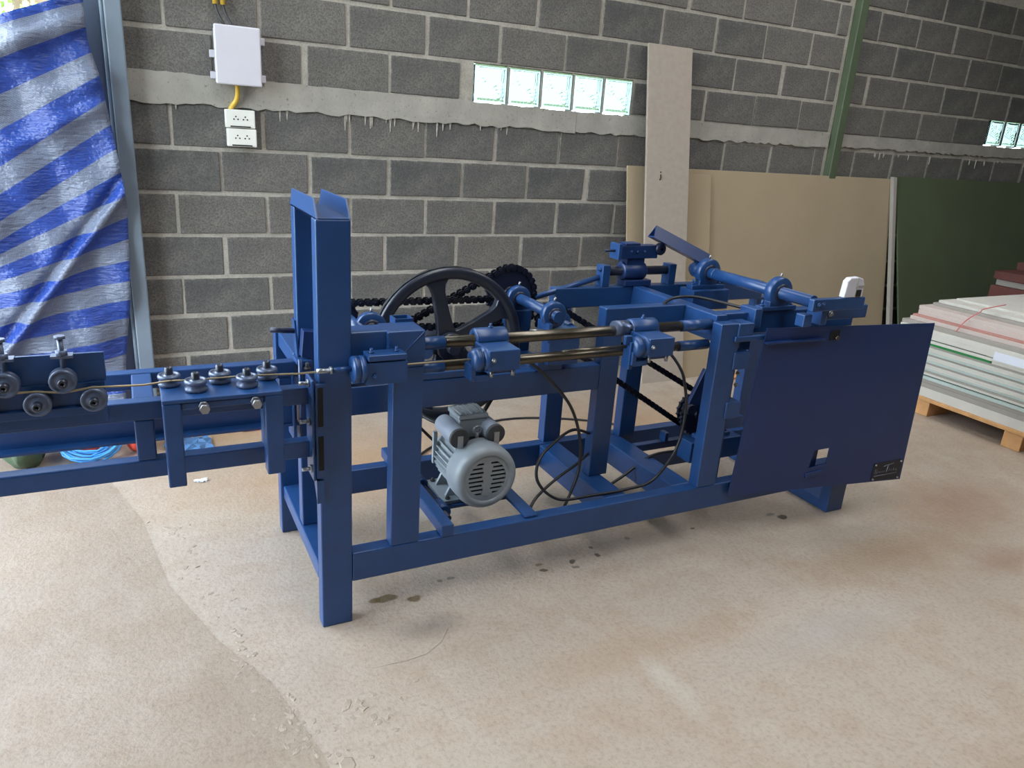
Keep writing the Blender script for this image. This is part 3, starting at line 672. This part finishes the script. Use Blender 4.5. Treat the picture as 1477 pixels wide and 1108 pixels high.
for sx in (-1, 1):
    p = Vector((MX+sx*.066-.012, MY+.075, MZ+.128)); L = .15
    cp = P('capacitor', MB().lathe(p, (0, 1, 0), [(0, .001), (0, .030), (.004, .033), (L-.01, .033), (L, .026), (L, .001)], 28), 'capacitor_grey', mot)
    P('capacitor_cap', MB().lathe(p+Vector((0, -.006, 0)), (0, 1, 0), [(0, .001), (0, .031), (.002, .034), (.012, .034)], 28), 'dark_plastic', cp)
    P('capacitor_strap', MB().box(p.x-.009, p.x+.011, p.y-.010, p.y-.006, p.z-.034, p.z+.010), 'bolt_steel', cp, .001)
tb = P('terminal_box', MB().box(MX-.056, MX+.046, MY+.13, MY+.225, MZ+.10, MZ+.168), 'motor_grey', mot, .006)
P('box_lid', MB().box(MX-.06, MX+.05, MY+.126, MY+.229, MZ+.168, MZ+.184), 'motor_grey', tb, .004)
for k in range(5): P('lid_rib', MB().box(MX-.05+k*.02, MX-.045+k*.02, MY+.135, MY+.22, MZ+.184, MZ+.188), 'motor_grey', tb)
P('lifting_eye', MB().lathe((MX+.0, MY+.105, MZ+.137), (0, 1, 0), [(-.004, .009), (-.004, .016), (.004, .016), (.004, .009)], 18, True).cyl((MX, MY+.105, MZ+.10), (MX, MY+.105, MZ+.124), .006, n=10), 'bolt_steel', mot)
for sx in (-1, 1):
    P('motor_foot', MB().box(MX+sx*.085-.035, MX+sx*.085+.035, MY+.085, MY+.26, MZ-.115, MZ-.103).prism([(MX+sx*.05, MY+.12, MZ-.104), (MX+sx*.10, MY+.12, MZ-.104), (MX+sx*.075, MY+.12, MZ-.05), (MX+sx*.05, MY+.12, MZ-.06)], (0, .012, 0)).prism([(MX+sx*.05, MY+.21, MZ-.104), (MX+sx*.10, MY+.21, MZ-.104), (MX+sx*.075, MY+.21, MZ-.05), (MX+sx*.05, MY+.21, MZ-.06)], (0, .012, 0)), 'motor_grey', mot, .001)
    for y in (.10, .245): bolt((MX+sx*.10, MY+y, MZ-.103), (0, 0, 1), .009, .012, mot, 'dark_plastic')
P('motor_flange', MB().box(MX-.105, MX-.09, MY+.235, MY+.25, MZ-.03, MZ+.09), 'motor_grey', mot, .002)
# motor mount
B('motor_rail', .785, .825, YF-.005, 2.52, .235, .275)
B('motor_rail', 1.085, 1.135, YF+.012, 2.45, .2355, .245)
P('mount_plate', MB().box(.83, 1.13, MY+.07, MY+.28, .2215, .2325), bevel=.002)
P('hinge_tube', MB().cyl((.85, MY+.03, .235), (.85, MY+.09, .235), .024, n=20)); P('hinge_tube', MB().cyl((.85, MY+.24, .235), (.85, MY+.30, .235), .024, n=20)); P('hinge_rod', MB().cyl((.85, 1.99, .235), (.85, 2.35, .235), .010, n=12), 'sprocket_steel')
P('terminal_cable', MB().tube(smooth([(MX-.06, MY+.19, MZ+.125), (MX-.10, MY+.22, MZ+.13), (MX-.14, MY+.28, MZ+.15), (MX-.16, MY+.32, MZ+.22)]), .007, 8), 'cable_black')
# --- upper right carriage on the rear rail
for x in (1.665, 1.995): B('upright_plate', x, x+.035, YR-.02, YR+.03, .88, .965, bevel=.002)
P('carriage_rod', MB().cyl((1.70, YR+.005, .938), (2.0, YR+.005, .938), .018, n=20), 'sprocket_steel')
cb = P('carriage_bush', MB().lathe((1.765, YR+.005, .938), (1, 0, 0), [(0, .018), (0, .034), (.004, .037), (.105, .037), (.109, .034), (.109, .018)], 26), 'shaded_blue_paint')
P('carriage_base', MB().box(1.77, 1.90, YR-.03, YR+.03, .880, .905), 'shaded_blue_paint', cb, .003)
P('carriage_block', MB().box(1.775, 1.86, YR-.02, YR+.03, .965, .995), 'shaded_blue_paint', cb); P('tool_block', MB().box(1.735, 1.915, YR-.03, YR+.02, .993, 1.045).box(1.755, 1.825, YR-.03, YR+.02, 1.045, 1.055), 'shaded_blue_paint', cb, .002)
P('tool_end_plate', MB().box(1.72, 1.735, YR-.035, YR+.03, .99, 1.052), BL, cb, .001); P('tool_screw', MB().cyl((1.672, YR-.005, 1.022), (1.72, YR-.005, 1.022), .0055, n=10), 'sprocket_steel', cb)
P('tool_roller', MB().lathe((1.925, YR-.04, 1.03), (0, 1, 0), [(0, .006), (0, .02), (.004, .024), (.022, .024), (.026, .02), (.026, .006)], 24), 'sprocket_steel', cb)
bolt((1.665, YR, .945), (-1, 0, 0), .009, .012, mat=BL)
for dx in (.05, .08, .115): bolt((1.735+dx, YR-.03, 1.02), (0, -1, 0), .007, .008, cb, 'shaded_blue_paint')
P('tie_bar', MB().cyl((1.32, YR-.02, .838), (1.67, YR+.01, .914), .011, n=14))
# lever arm (triangular tube) and cross shaft with its bearings
a0 = Vector((1.885, YR-.02, 1.095)); a1 = Vector((2.135, YR-.075, .985)); d = (a1-a0).normalized(); u = Vector((0, 1, 0)); u = (u-d*u.dot(d)).normalized(); w = d.cross(u)
w = w if w.z > 0 else -w
def tri(p, s_): return [p+w*(.033*s_), p-w*(.019*s_)-u*(.030*s_), p-w*(.019*s_)+u*(.030*s_)]
o_, i_ = tri(a0, 1), tri(a0, .72); o1, i1 = tri(a1, 1), tri(a1, .72); mb = MB(); mb.add(o_+i_+o1+i1, [(0, 1, 7, 6), (1, 2, 8, 7), (2, 0, 6, 8), (3, 9, 10, 4), (4, 10, 11, 5), (5, 11, 9, 3), (0, 3, 4, 1), (1, 4, 5, 2), (2, 5, 3, 0), (6, 7, 10, 9), (7, 8, 11, 10), (8, 6, 9, 11)])
P('lever_arm', mb, 'shaded_blue_paint', bevel=.0)
P('lever_hub', MB().cyl((2.115, YR-.04, .948), (2.115, YR-.09, .948), .034, n=22))
P('cross_shaft', MB().cyl((2.115, YR-.02, .948), (2.115, 1.80, .948), .0225, n=26))
pillow((2.115, 2.355, .948), (0, 1, 0), .056, .036); pillow((2.115, 1.965, .948), (0, 1, 0), .056, .036)
P('shaft_ring', MB().lathe((2.115, 2.30, .948), (0, 1, 0), [(0, .022), (0, .0245), (.012, .0245), (.012, .022)], 24), BL)
P('bearing_seat', MB().box(2.02, 2.21, 2.31, 2.40, .80, .882), bevel=.003)
B('cross_beam', 1.99, 2.06, 2.0, YR-.02, .72, .80)
# crank arm at the front end of the shaft
arm = B('crank_arm', 2.09, 2.35, 1.775, 1.80, .918, .962); arm['label'] = 'flat crank arm on the front shaft end'
for x in (2.115, 2.135): bolt((x, 1.775, .942), (0, -1, 0), .010, .01, arm, BL)
B('arm_link', 2.17, 2.20, 1.80, 1.87, .86, .918); B('arm_bracket', 2.20, 2.46, 1.84, 1.87, .865, .915); B('arm_rest', 2.075, 2.115, 1.79, 1.83, .86, .905)
bolt((2.26, 1.84, .89), (0, -1, 0), .012, .012); P('stop_screw', MB().cyl((2.20, 1.81, .862), (2.20, 1.81, .89), .007, n=10), 'bolt_steel')
B('guide_plate', 1.975, 2.01, 1.92, 2.0, .83, .90)
# --- guide stack beside the third post
for za, zb in ((.80, .86), (.69, .755), (.50, .565)): B('guide_block', 1.875, 1.945, YF-.006, YF+.06, za, zb)
B('guide_strip', 1.89, 1.925, YF+.03, YF+.06, .24, .80, 'shaded_blue_paint'); B('cover_rail', 1.86, 2.02, YF-.012, YF+.004, .795, .815)
for z in (.665, .62): bolt((1.935, YF+.03, z), (0, -1, 0), .008, .012)
# --- cover panel: stands a few degrees open, with a cut-out and a name plate
th = R(-6.5); PX, PY = 1.945, 1.872; ux = Vector((math.cos(th), math.sin(th), 0)); un = Vector((-math.sin(th), math.cos(th), 0))
def pp(s_, z, dep=0): v_ = Vector((PX, PY, 0))+ux*s_+un*dep; return (v_.x, v_.y, z)
L = .86; out = [(0, .185), (L+.01, .165), (L-.015, .842), (.045, .842)]; ho = [(.365, .265), (.45, .275), (.45, .345), (.375, .34)]
mb = MB()
quads = [[out[0], out[1], ho[1], ho[0]], [out[1], out[2], ho[2], ho[1]], [out[2], out[3], ho[3], ho[2]], [out[3], out[0], ho[0], ho[3]]]
for q in quads: mb.prism([pp(a, z) for a, z in q], tuple(un*.004))
pan = P('cover_panel', mb, 'shaded_blue_paint', label='large blue cover panel, shade painted into its tone')
P('panel_ledge', MB().hexa([pp(.04, .788, -.022), pp(.30, .795, -.022), pp(.30, .795, 0), pp(.04, .788, 0), pp(.04, .794, -.022), pp(.30, .801, -.022), pp(.30, .801, 0), pp(.04, .794, 0)]), 'shaded_blue_paint', pan, .001)
P('cutout_shade_plate', MB().hexa([pp(.34, .25, .03), pp(.425, .25, .03), pp(.425, .25, .034), pp(.34, .25, .034), pp(.34, .36, .03), pp(.425, .36, .03), pp(.425, .36, .034), pp(.34, .36, .034)]), 'shaded_blue_paint', pan)  # added sheet that keeps the left part of the cut-out dark
P('panel_notch', MB().hexa([pp(.335, .79, -.004), pp(.375, .792, -.004), pp(.375, .792, .0), pp(.335, .79, .0), pp(.335, .825, -.004), pp(.375, .828, -.004), pp(.375, .828, 0), pp(.335, .825, 0)]), 'recess_shade_black', pan)
P('latch', MB().cyl(pp(.36, .80, -.004), pp(.36, .80, -.016), .008, n=12), 'rod_steel', pan)
P('window_ledge', MB().hexa([pp(.355, .225, -.006), pp(.44, .235, -.006), pp(.44, .235, .01), pp(.355, .225, .01), pp(.355, .245, -.006), pp(.44, .255, -.006), pp(.44, .255, .01), pp(.355, .245, .01)]), 'shaded_blue_paint', pan, .001)
pl = P('name_plate', MB().hexa([pp(L-.155, .175, -.002), pp(L-.004, .172, -.002), pp(L-.004, .172, 0), pp(L-.155, .175, 0), pp(L-.155, .252, -.002), pp(L-.008, .26, -.002), pp(L-.008, .26, 0), pp(L-.155, .252, 0)]), 'plate_black', pan)
def stroke(pts, r=.0012): P('lettering', MB().tube([pp(L-.155+a, .172+b, -.003) for a, b in pts], r, 5), 'plate_text', pan)
# worn light print on the plate: a tall T mark, a row of small script on each side and a line beneath
stroke([(.052, .062), (.066, .068), (.082, .069), (.104, .074)], .0022); stroke([(.076, .068), (.074, .036)], .0028)
stroke([(.012, .034), (.013, .052), (.022, .052), (.024, .044), (.014, .043), (.025, .038), (.022, .033), (.012, .034)])
for i in range(4): stroke([(.031+i*.010, .035), (.031+i*.010, .042), (.035+i*.010, .043), (.037+i*.010, .035)])
for i in range(4): stroke([(.086+i*.012, .040), (.086+i*.012, .054 if i % 2 == 0 else .047), (.091+i*.012, .047), (.092+i*.012, .041), (.086+i*.012, .040)])
stroke([(.012, .022), (.132, .030)], .0018)
for a, z in ((L-.148, .246), (L-.148, .181), (L-.014, .178), (L-.014, .252)): bolt(pp(a, z, -.002), tuple(-un), .004, .003, pan)
# --- left end: angled clamp on the portal
P('clamp_angle', MB().prism([(.415, 2.16, .765), (.415, 2.20, .765), (.415, 2.24, .87), (.415, 2.20, .87)], (.006, 0, 0)))
P('clamp_block', MB().hexa([(.42, 2.13, .775), (.50, 2.13, .76), (.50, 2.17, .76), (.42, 2.17, .775), (.428, 2.13, .855), (.508, 2.13, .845), (.508, 2.17, .845), (.428, 2.17, .855)]), 'shaded_blue_paint', bevel=.002)
P('clamp_slot', MB().box(.453, .49, 2.126, 2.131, .80, .812), 'recess_shade_black'); bolt((.485, 2.13, .806), (0, -1, 0), .007, .012); P('clamp_screw', MB().cyl((.345, 2.20, .845), (.42, 2.20, .838), .008, n=12), 'sprocket_steel')
P('clamp_seat', MB().box(.405, .45, 2.12, 2.19, .755, .768), bevel=.002); bolt((.43, 2.10, .748), (0, 0, 1), .010, .02, mat='dark_plastic')
# --- cables
def cable(name, pts, r=.0055): return P(name, MB().tube(smooth(pts, 8), r, 8), 'cable_black')
cable('sensor_cable', [(.99, 1.92, .79), (1.08, 1.97, .765), (1.197, 2.02, .679), (1.294, 2.02, .571), (1.346, 2.02, .448), (1.357, 2.02, .326), (1.321, 2.0, .25), (1.255, 1.96, .18), (1.225, 1.947, .16)])
cable('sensor_cable', [(1.55, 1.90, .80), (1.63, 1.93, .75), (1.70, 1.96, .69), (1.737, 1.97, .634), (1.763, 1.97, .524), (1.743, 1.965, .375), (1.649, 1.96, .262), (1.532, 1.955, .245), (1.383, 1.96, .242), (1.251, 1.97, .245), (1.176, 1.99, .312), (1.19, 2.02, .38), (1.27, 2.06, .42), (1.38, 2.12, .43), (1.464, 2.135, .40)])
cable('sensor_cable', [(1.105, 1.947, .16), (1.125, 1.96, .20), (1.17, 1.99, .25), (1.27, 2.03, .29), (1.40, 2.09, .31), (1.464, 2.13, .32)])
cable('top_cable', [(1.72, 2.12, .887), (1.80, 2.16, .895), (1.88, 2.14, .90), (1.95, 2.06, .892), (1.99, 2.0, .886)], .006)
cable('base_cable', [(1.53, 2.16, .12), (1.66, 2.17, .17), (1.82, 2.18, .242), (2.0, 2.16, .245), (2.12, 2.12, .25)], .006)
cable('floor_cable', [(.9, 2.65, .006), (1.15, 3.0, .006), (1.666, 3.25, .006), (2.18, 3.05, .006), (2.35, 2.7, .006), (2.4, 2.55, .006)], .006)
cable('top_cable', [(2.16, 2.40, .90), (2.24, 2.28, .91), (2.32, 2.12, .90), (2.36, 2.0, .885)], .006)

# ------------------------------------------------------------------ things on and around
tm = empty('tape_measure', (2.29, 1.788, .962), 'white case with a dark side window standing on the crank arm', 'tape measure')
def capsule(x0, x1, z0, z1, y0, y1):
    pts = [(x0, z0), (x1, z0), (x1, z0+.045), (x1-.012, z1-.006), (x1-.035, z1), (x0+.02, z1-.002), (x0+.006, z1-.014)]
    return MB().prism([(a, y0, b) for a, b in pts], (0, y1-y0, 0))
P('case', capsule(2.235, 2.33, .9625, 1.035, 1.776, 1.80), 'white_plastic', tm, .004); P('window', MB().box(2.293, 2.318, 1.774, 1.777, .965, .99), 'lens_dark', tm, .001); P('seam', MB().box(2.285, 2.289, 1.7735, 1.777, .965, 1.03), 'gypsum_grey', tm); P('grip', MB().box(2.296, 2.325, 1.7735, 1.777, 1.0, 1.006), 'gypsum_grey', tm)

# electrical box, sockets, conduit
eb = empty('junction_box', (.51, WY, 1.56), 'white plastic junction box on the block wall', 'electrical box')
P('box_body', MB().box(.418, .602, WY-.085, WY-.002, 1.568, 1.80), 'white_plastic', eb, .006); P('lid', MB().box(.412, .61, WY-.10, WY-.084, 1.562, 1.81), 'white_plastic', eb, .006)
for x, z in ((.395, 1.69), (.395, 1.60), (.61, 1.76), (.61, 1.60)): P('lug', MB().box(x, x+.028, WY-.035, WY-.02, z-.016, z+.016), 'white_plastic', eb, .003)
for i, z in enumerate((1.377, 1.293)):
    so = empty('power_socket', (.515, WY, z), 'white double power socket, %s of the pair below the junction box' % ('upper' if i == 0 else 'lower'), 'socket', 'double sockets on the wall')
    x = .448+.004*i
    P('socket_plate', MB().box(x, x+.132, WY-.042, WY-.002, z, z+.081), 'socket_plastic', so, .004); P('socket_lip', MB().box(x+.02, x+.11, WY-.046, WY-.04, z+.003, z+.009), 'dull_gap', so)
    for cx_ in (x+.046, x+.088):
        for dx, dz in ((0, .012), (-.009, 0), (.009, 0)): P('pin_hole', MB().cyl((cx_+dx, WY-.0435, z+.038+dz), (cx_+dx, WY-.041, z+.038+dz), .0035, n=10), 'recess_shade_black', so)
cn = MB().tube(smooth([(.505, WY-.05, 1.575), (.507, WY-.045, 1.535), (.502, WY-.03, 1.50), (.485, WY-.02, 1.475), (.475, WY-.012, 1.455)]), .011, 12).build('conduit', 'yellow_conduit'); tag(cn, 'short yellow conduit between junction box and sockets', 'conduit')
for i, x in enumerate((.452, .485)):
    cd = empty('conduit', (x, WY, 1.86), 'yellow conduit end with black cable above the junction box, %s one' % ('left' if i == 0 else 'right'), 'conduit', 'conduits above the junction box')
    P('pipe', MB().cyl((x-.02, WY-.03, 1.895), (x-.02, WY-.03, 2.4), .012, n=14), 'yellow_conduit', cd); P('cable', MB().tube(smooth([(x-.02, WY-.03, 1.90), (x-.012, WY-.035, 1.86), (x+.008, WY-.045, 1.82), (.485+.01*i, WY-.05, 1.795)]), .006, 8), 'cable_black', cd)

# boards leaning on the wall
def lean(name, x0, x1, yb, yt, z1, th, mat, label, cat, group=None, z0=0.0, skew=0):
    mb = MB().hexa([(x0, yb, z0), (x1, yb, z0), (x1, yb+th, z0), (x0, yb+th, z0), (x0+skew, yt, z1), (x1+skew, yt, z1), (x1+skew, yt+th, z1), (x0+skew, yt+th, z1)])
    return tag(mb.build(name, mat, None, .001), label, cat, group)
G = 'boards leaning on the block wall'
pk = lean('plank', 2.795, 3.115, 3.555, 3.885, 1.985, .018, 'plank_board', 'tall narrow grey board with a handwritten mark, leaning on the wall', 'board', G)
q = lambda z: 3.555+(3.885-3.555)*z/1.985
def mark(pts, r=.004):
    MB().tube([(x, q(z)-.002, z) for x, z in pts], r, 6).build('ink_mark', 'marker_ink', pk)
mark([(2.899, 1.258), (2.899, 1.235)]); mark([(2.899, 1.275), (2.899, 1.27)]); mark([(2.899, 1.232), (2.890, 1.229)])
lean('cement_sheet', 2.735, 5.12, 3.64, 3.868, 1.295, .012, 'tan_board', 'wide tan sheet leaning on the wall behind the machine', 'board', G)
lean('cement_sheet', 2.715, 3.02, 3.622, 3.855, 1.297, .010, 'tan_board', 'narrow tan sheet strip at the left end of the leaning boards', 'board', G)
lean('cement_sheet', 3.122, 3.36, 3.605, 3.842, 1.265, .010, 'tan_board', 'tan sheet strip just right of the tall narrow board', 'board', G)
lean('cement_sheet', 3.12, 3.40, 3.575, 3.69, .62, .010, 'tan_board', 'short tan offcut standing at the foot of the leaning boards', 'board', G)
lean('green_sheet', 5.16, 8.6, 3.50, 3.86, 1.315, .014, 'green_board', 'dark green sheet leaning on the wall at the right', 'board', G)
bt = lean('batten', 5.10, 5.135, 3.55, 3.84, 1.31, .03, 'gypsum_grey', 'thin pale batten upright between tan and green sheets', 'batten')
tag(MB().hexa([(3.15, 3.36, 0), (3.62, 3.50, 0), (3.61, 3.54, 0), (3.14, 3.40, 0), (3.15, 3.36, .015), (3.62, 3.50, .015), (3.61, 3.54, .015), (3.14, 3.40, .015)]).build('wood_strip', 'pallet_wood', None, .002), 'thin wooden strip lying on the floor by the leaning boards', 'wood strip')

# pallet and stack of boards at the right
PXX = 4.14
pt = empty('pallet', (4.75, 2.0, 0), 'wooden pallet under the board stack', 'pallet')
for y in (2.60, 2.06, 1.50, .98): P('bearer_block', MB().box(PXX, PXX+.10, y-.05, y+.05, .0, .09), 'pallet_wood', pt, .003); P('bearer', MB().box(PXX+.10, PXX+1.2, y-.045, y+.045, 0.0, .088), 'pallet_wood', pt, .003)
for k in range(8): P('deck_board', MB().box(PXX-.01+k*.155, PXX-.01+k*.155+.115, .90, 2.90, .09, .112), 'pallet_wood', pt, .003)
z = .112; r3 = random.Random(11); GB = 'boards stacked on the pallet'
layers = [('gypsum_white', .055, 0), ('gypsum_grey', .028, 0), ('gypsum_grey', .020, .006), ('gypsum_teal', .018, 0), ('edge_dark', .007, .012)]
for k in range(14): layers.append((('gypsum_white', 'gypsum_grey', 'gypsum_teal', 'gypsum_white')[k % 4], .0125, r3.uniform(0, .012)))
layers += [('edge_green', .014, .004), ('gypsum_white', .016, .0), ('edge_dark', .006, .014), ('gypsum_white', .026, .002), ('gypsum_white', .028, .0), ('gypsum_grey', .022, .02), ('gypsum_pink', .020, .06), ('edge_red', .012, .075), ('gypsum_pink', .030, .10), ('gypsum_pink', .022, .11), ('gypsum_grey', .018, .20), ('gypsum_white', .016, .23), ('gypsum_white', .014, .34)]
ORD = 'first second third fourth fifth sixth seventh eighth ninth tenth eleventh twelfth thirteenth fourteenth fifteenth sixteenth seventeenth eighteenth nineteenth twentieth twenty-first twenty-second twenty-third twenty-fourth twenty-fifth twenty-sixth twenty-seventh twenty-eighth twenty-ninth thirtieth thirty-first thirty-second thirty-third'.split()
TONE = {'gypsum_white': 'whitish', 'gypsum_grey': 'grey', 'gypsum_teal': 'pale greenish', 'gypsum_pink': 'pinkish', 'edge_dark': 'thin dark-edged'}
lab = {'edge_green': 'bright green-edged board in the pallet stack', 'edge_red': 'reddish board near the top of the pallet stack'}
for i, (mt, th_, off) in enumerate(layers):
    ya, yb = .86+r3.uniform(-.02, .02), 2.86-max(0, off-.03)*.35+r3.uniform(-.012, .012)
    if mt == 'edge_green': ya = 2.28
    if mt == 'edge_dark' and z > .4: ya = 2.32
    o = MB().box(PXX+off, 5.34+r3.uniform(-.02, .02), ya, yb, z, z+th_).build('wallboard', mt, None, .0015)
    l = lab.get(mt) or ('thick white board at the very bottom of the pallet stack' if i == 0 else 'topmost pale board on the pallet stack' if i == len(layers)-1 else '%s board in the pallet stack, %s layer up from the pallet' % (TONE[mt], ORD[i]))
    tag(o, l, 'board', GB); z += th_
    if mt == 'edge_green' or (mt == 'edge_dark' and z > .4):
        fl = MB().box(PXX+off+.002, 5.3, .88, ya-.005, z-th_, z).build('wallboard', 'gypsum_white', None, .001); tag(fl, 'whitish board lying end to end with the %s board in the stack' % ('bright green-edged' if mt == 'edge_green' else 'upper thin dark-edged'), 'board', GB)
zt = z
lb = MB().box(PXX-.002, PXX+.0005, 2.08, 2.27, .44, .485).build('paper_label', 'paper_label'); tag(lb, 'pale paper sticker on the side of the board stack', 'sticker')
sg = MB().tube(smooth([(PXX+.02, 2.52, .53), (PXX+.055, 2.50, .60), (PXX+.095, 2.46, .655), (PXX+.11, 2.45, .675), (PXX+.25, 2.42, .70)]), .003, 6).build('string', 'string_red'); tag(sg, 'thin red string across the top boards of the stack', 'string')
for i, (x, y, z_, w_, l_, h_, mt) in enumerate(((5.70, 3.29, .0, .9, .5, .60, 'maroon_wood'), (5.74, 3.28, .601, .8, .5, .045, 'gypsum_grey'), (5.71, 3.29, .647, .9, .45, .06, 'maroon_wood'), (5.95, 3.28, .708, .6, .4, .055, 'maroon_wood'))):
    o = MB().box(x, x+w_, y-l_, y, z_, z_+h_).build('timber', mt, None, .004); tag(o, ['dark red timber bundle on the floor at the right edge', 'grey batten layer in the dark red timber pile', 'dark red timber above the grey batten layer', 'uppermost dark red timber of the pile at the right edge'][i], 'timber', 'timber pile at the right edge')

# floor clutter behind the feed frame
def blob(name, c, r, mat, seed, label, cat, squash=.6):
    r_ = random.Random(seed); mb = MB(); n, k = 22, 12; vs = []; fs = []; ph = [r_.uniform(0, 6.28) for _ in range(6)]
    for j in range(k+1):
        t_ = math.pi*j/k
        for i in range(n):
            a = 2*math.pi*i/n; w_ = 1+.12*math.sin(3*a+ph[0])+.09*math.sin(5*a+2*t_+ph[1])+.07*math.sin(7*a-3*t_+ph[2])+.05*math.sin(11*a+ph[3])
            vs.append((c[0]+r[0]*w_*math.sin(t_)*math.cos(a), c[1]+r[1]*w_*math.sin(t_)*math.sin(a), max(.003, c[2]+r[2]*math.cos(t_)*(1+.12*math.sin(4*a+ph[4])))))
    for j in range(k):
        for i in range(n): fs.append((j*n+i, (j+1)*n+i, (j+1)*n+(i+1) % n, j*n+(i+1) % n))
    return tag(mb.add(vs, fs, True).build(name, mat), label, cat)
blob('cloth_bag', (-.465, 3.40, .085), (.085, .10, .10), 'bag_green', 2, 'dark green cloth bag on the floor behind the feed frame', 'bag')
blob('plastic_bag', (-.045, 3.42, .085), (.05, .07, .095), 'plastic_red', 4, 'orange-red plastic bag right of the blue hose coil', 'bag')
blob('plastic_bag', (-.225, 3.44, .06), (.042, .04, .06), 'plastic_red', 6, 'orange-red plastic bag lying inside the blue hose coil', 'bag')
pts = []; r_ = random.Random(8)
for k in range(12*20):
    a = 2*math.pi*k/20; rr_ = .098+.02*math.sin(k*.13)+r_.uniform(-.004, .004); u_ = rr_*math.cos(a)*1.05; v_ = rr_*math.sin(a); w_ = .05*(k/240)-.025+.012*math.sin(k*.31)
    pts.append((-.225+u_, 3.40+v_*.72+w_*.7, max(.006, .088+v_*.68-w_*.7)))
hc = MB().tube(pts, .0048, 7).build('hose_coil', 'hose_blue'); tag(hc, 'coil of thin sky-blue hose on the floor behind the feed frame', 'hose')
def crumpled(name, x0, x1, y0, y1, h, mat, seed, label, cat):
    r_ = random.Random(seed); N = 8; vs = []; fs = []
    for lay in (0, 1):
        rr2 = random.Random(seed)
        for j in range(N+1):
            for i in range(N+1): vs.append((x0+(x1-x0)*i/N+rr2.uniform(-.01, .01), y0+(y1-y0)*j/N+rr2.uniform(-.01, .01), .002+rr2.random()*h+lay*.003))
    K = (N+1)**2
    for j in range(N):
        for i in range(N): a = j*(N+1)+i; fs += [(a, a+N+1, a+N+2, a+1), (K+a, K+a+1, K+a+N+2, K+a+N+1)]
    return tag(MB().add(vs, fs).build(name, mat), label, cat)
crumpled('plastic_sheet', .06, .25, 3.28, 3.46, .02, 'sheet_blue', 3, 'crumpled blue plastic sheet on the floor under the roller bracket', 'plastic sheet')
crumpled('paper_scrap', .155, .195, 3.0, 3.02, .004, 'paper_label', 5, 'small white paper scrap on the floor near the feed frame', 'paper')
crumpled('plastic_scrap', .40, .48, 3.49, 3.52, .01, 'plastic_red', 9, 'small red plastic scrap at the foot of the wall', 'scrap')

# tarpaulin: stripes follow the cloth, which hangs askew from its upper right corner
def tarp():
    nu, nt = 70, 130; vs = []; fs = []; uvs = []
    z0 = -.02; per = .172; T = []; zz = z0; dt = 1.0/11
    k = 0; t_ = 0
    def slope(z): 
        pts = [(-.1, .10), (.4, .14), (.7, .22), (.95, .42), (1.2, .68), (1.45, .70), (1.65, .55), (1.85, .40), (3, .4)]
        for (a, sa), (b, sb) in zip(pts[:-1], pts[1:]):
            if a <= z <= b: return sa+(sb-sa)*(z-a)/(b-a)
        return .4
    rows_ = []
    while zz < 1.885: rows_.append((t_, zz, slope(zz))); zz += per/11*math.sqrt(1+slope(zz)**2); t_ += 1/11
    def xr(z):
        pts = [(-.1, -.10), (.3, -.065), (.6, -.018), (1.0, .005), (1.3, -.022), (1.55, -.05), (1.7, -.082), (2.2, -.085)]
        for (a, sa), (b, sb) in zip(pts[:-1], pts[1:]):
            if a <= z <= b: return sa+(sb-sa)*(z-a)/(b-a)
        return -.085
    for (tt, z_, s_) in rows_:
        for i in range(nu+1):
            f_ = i/nu; x = -1.35*(1-f_)+xr(z_)*f_; z = z_+s_*(x+.05); xx = x
            y = 3.80+.018*math.sin(9*x+4*z)+.012*math.sin(17*x-13*z+1)+.010*math.sin(31*x+9*z)
            g_ = math.exp(-((z-.95-1.35*(x+.1))/.035)**2); y -= .05*g_; y += .03*math.exp(-((z-1.02-1.35*(x+.1))/.03)**2)
            g2 = math.exp(-((z-1.30-.55*(x+.3))/.03)**2); y -= .022*g2
            y -= .05*max(0, math.sin((z-1.5-.45*x)*26))*max(0, min(1, (z-1.42)*5))
            vs.append((xx, y, z)); uvs.append((x, tt))
    for j in range(len(rows_)-1):
        for i in range(nu): a = j*(nu+1)+i; fs.append((a, a+1, a+nu+2, a+nu+1))
    me = bpy.data.meshes.new('tarpaulin'); me.from_pydata(vs, [], fs); me.polygons.foreach_set('use_smooth', [True]*len(fs))
    ul = me.uv_layers.new(name='UVMap')
    for lp in me.loops: ul.data[lp.index].uv = uvs[lp.vertex_index]
    me.materials.append(M['tarpaulin']); ob = bpy.data.objects.new('tarpaulin', me); C.objects.link(ob)
    so = ob.modifiers.new('thick', 'SOLIDIFY'); so.thickness = .002
    return tag(ob, 'blue and grey striped tarpaulin hanging over the left opening', 'tarpaulin')
tarp()

# tree outside, a sliver of it shows above the tarpaulin
tr_ = empty('tree', (-1.05, 8.0, -.2), 'leafy tree outside, seen above the tarpaulin', 'tree')
P('trunk', MB().cyl((-.62, 8.0, -.2), (-.50, 8.0, 4.5), .16, .12, n=14), 'bark', tr_)
mb = MB(); r_ = random.Random(5)
for k in range(900):
    c = Vector((-.85+r_.gauss(0, .22), 7.7+r_.gauss(0, .3), 2.7+r_.gauss(0, .45))); d = Vector((r_.uniform(-1, 1), r_.uniform(-1, 1), r_.uniform(-1, .3))).normalized()*.06; s_ = d.orthogonal().normalized()*.022
    mb.add([c, c+d*.5+s_, c+d, c+d*.5-s_], [(0, 1, 2, 3)])
P('foliage', mb, 'leaf', tr_, kind='stuff')
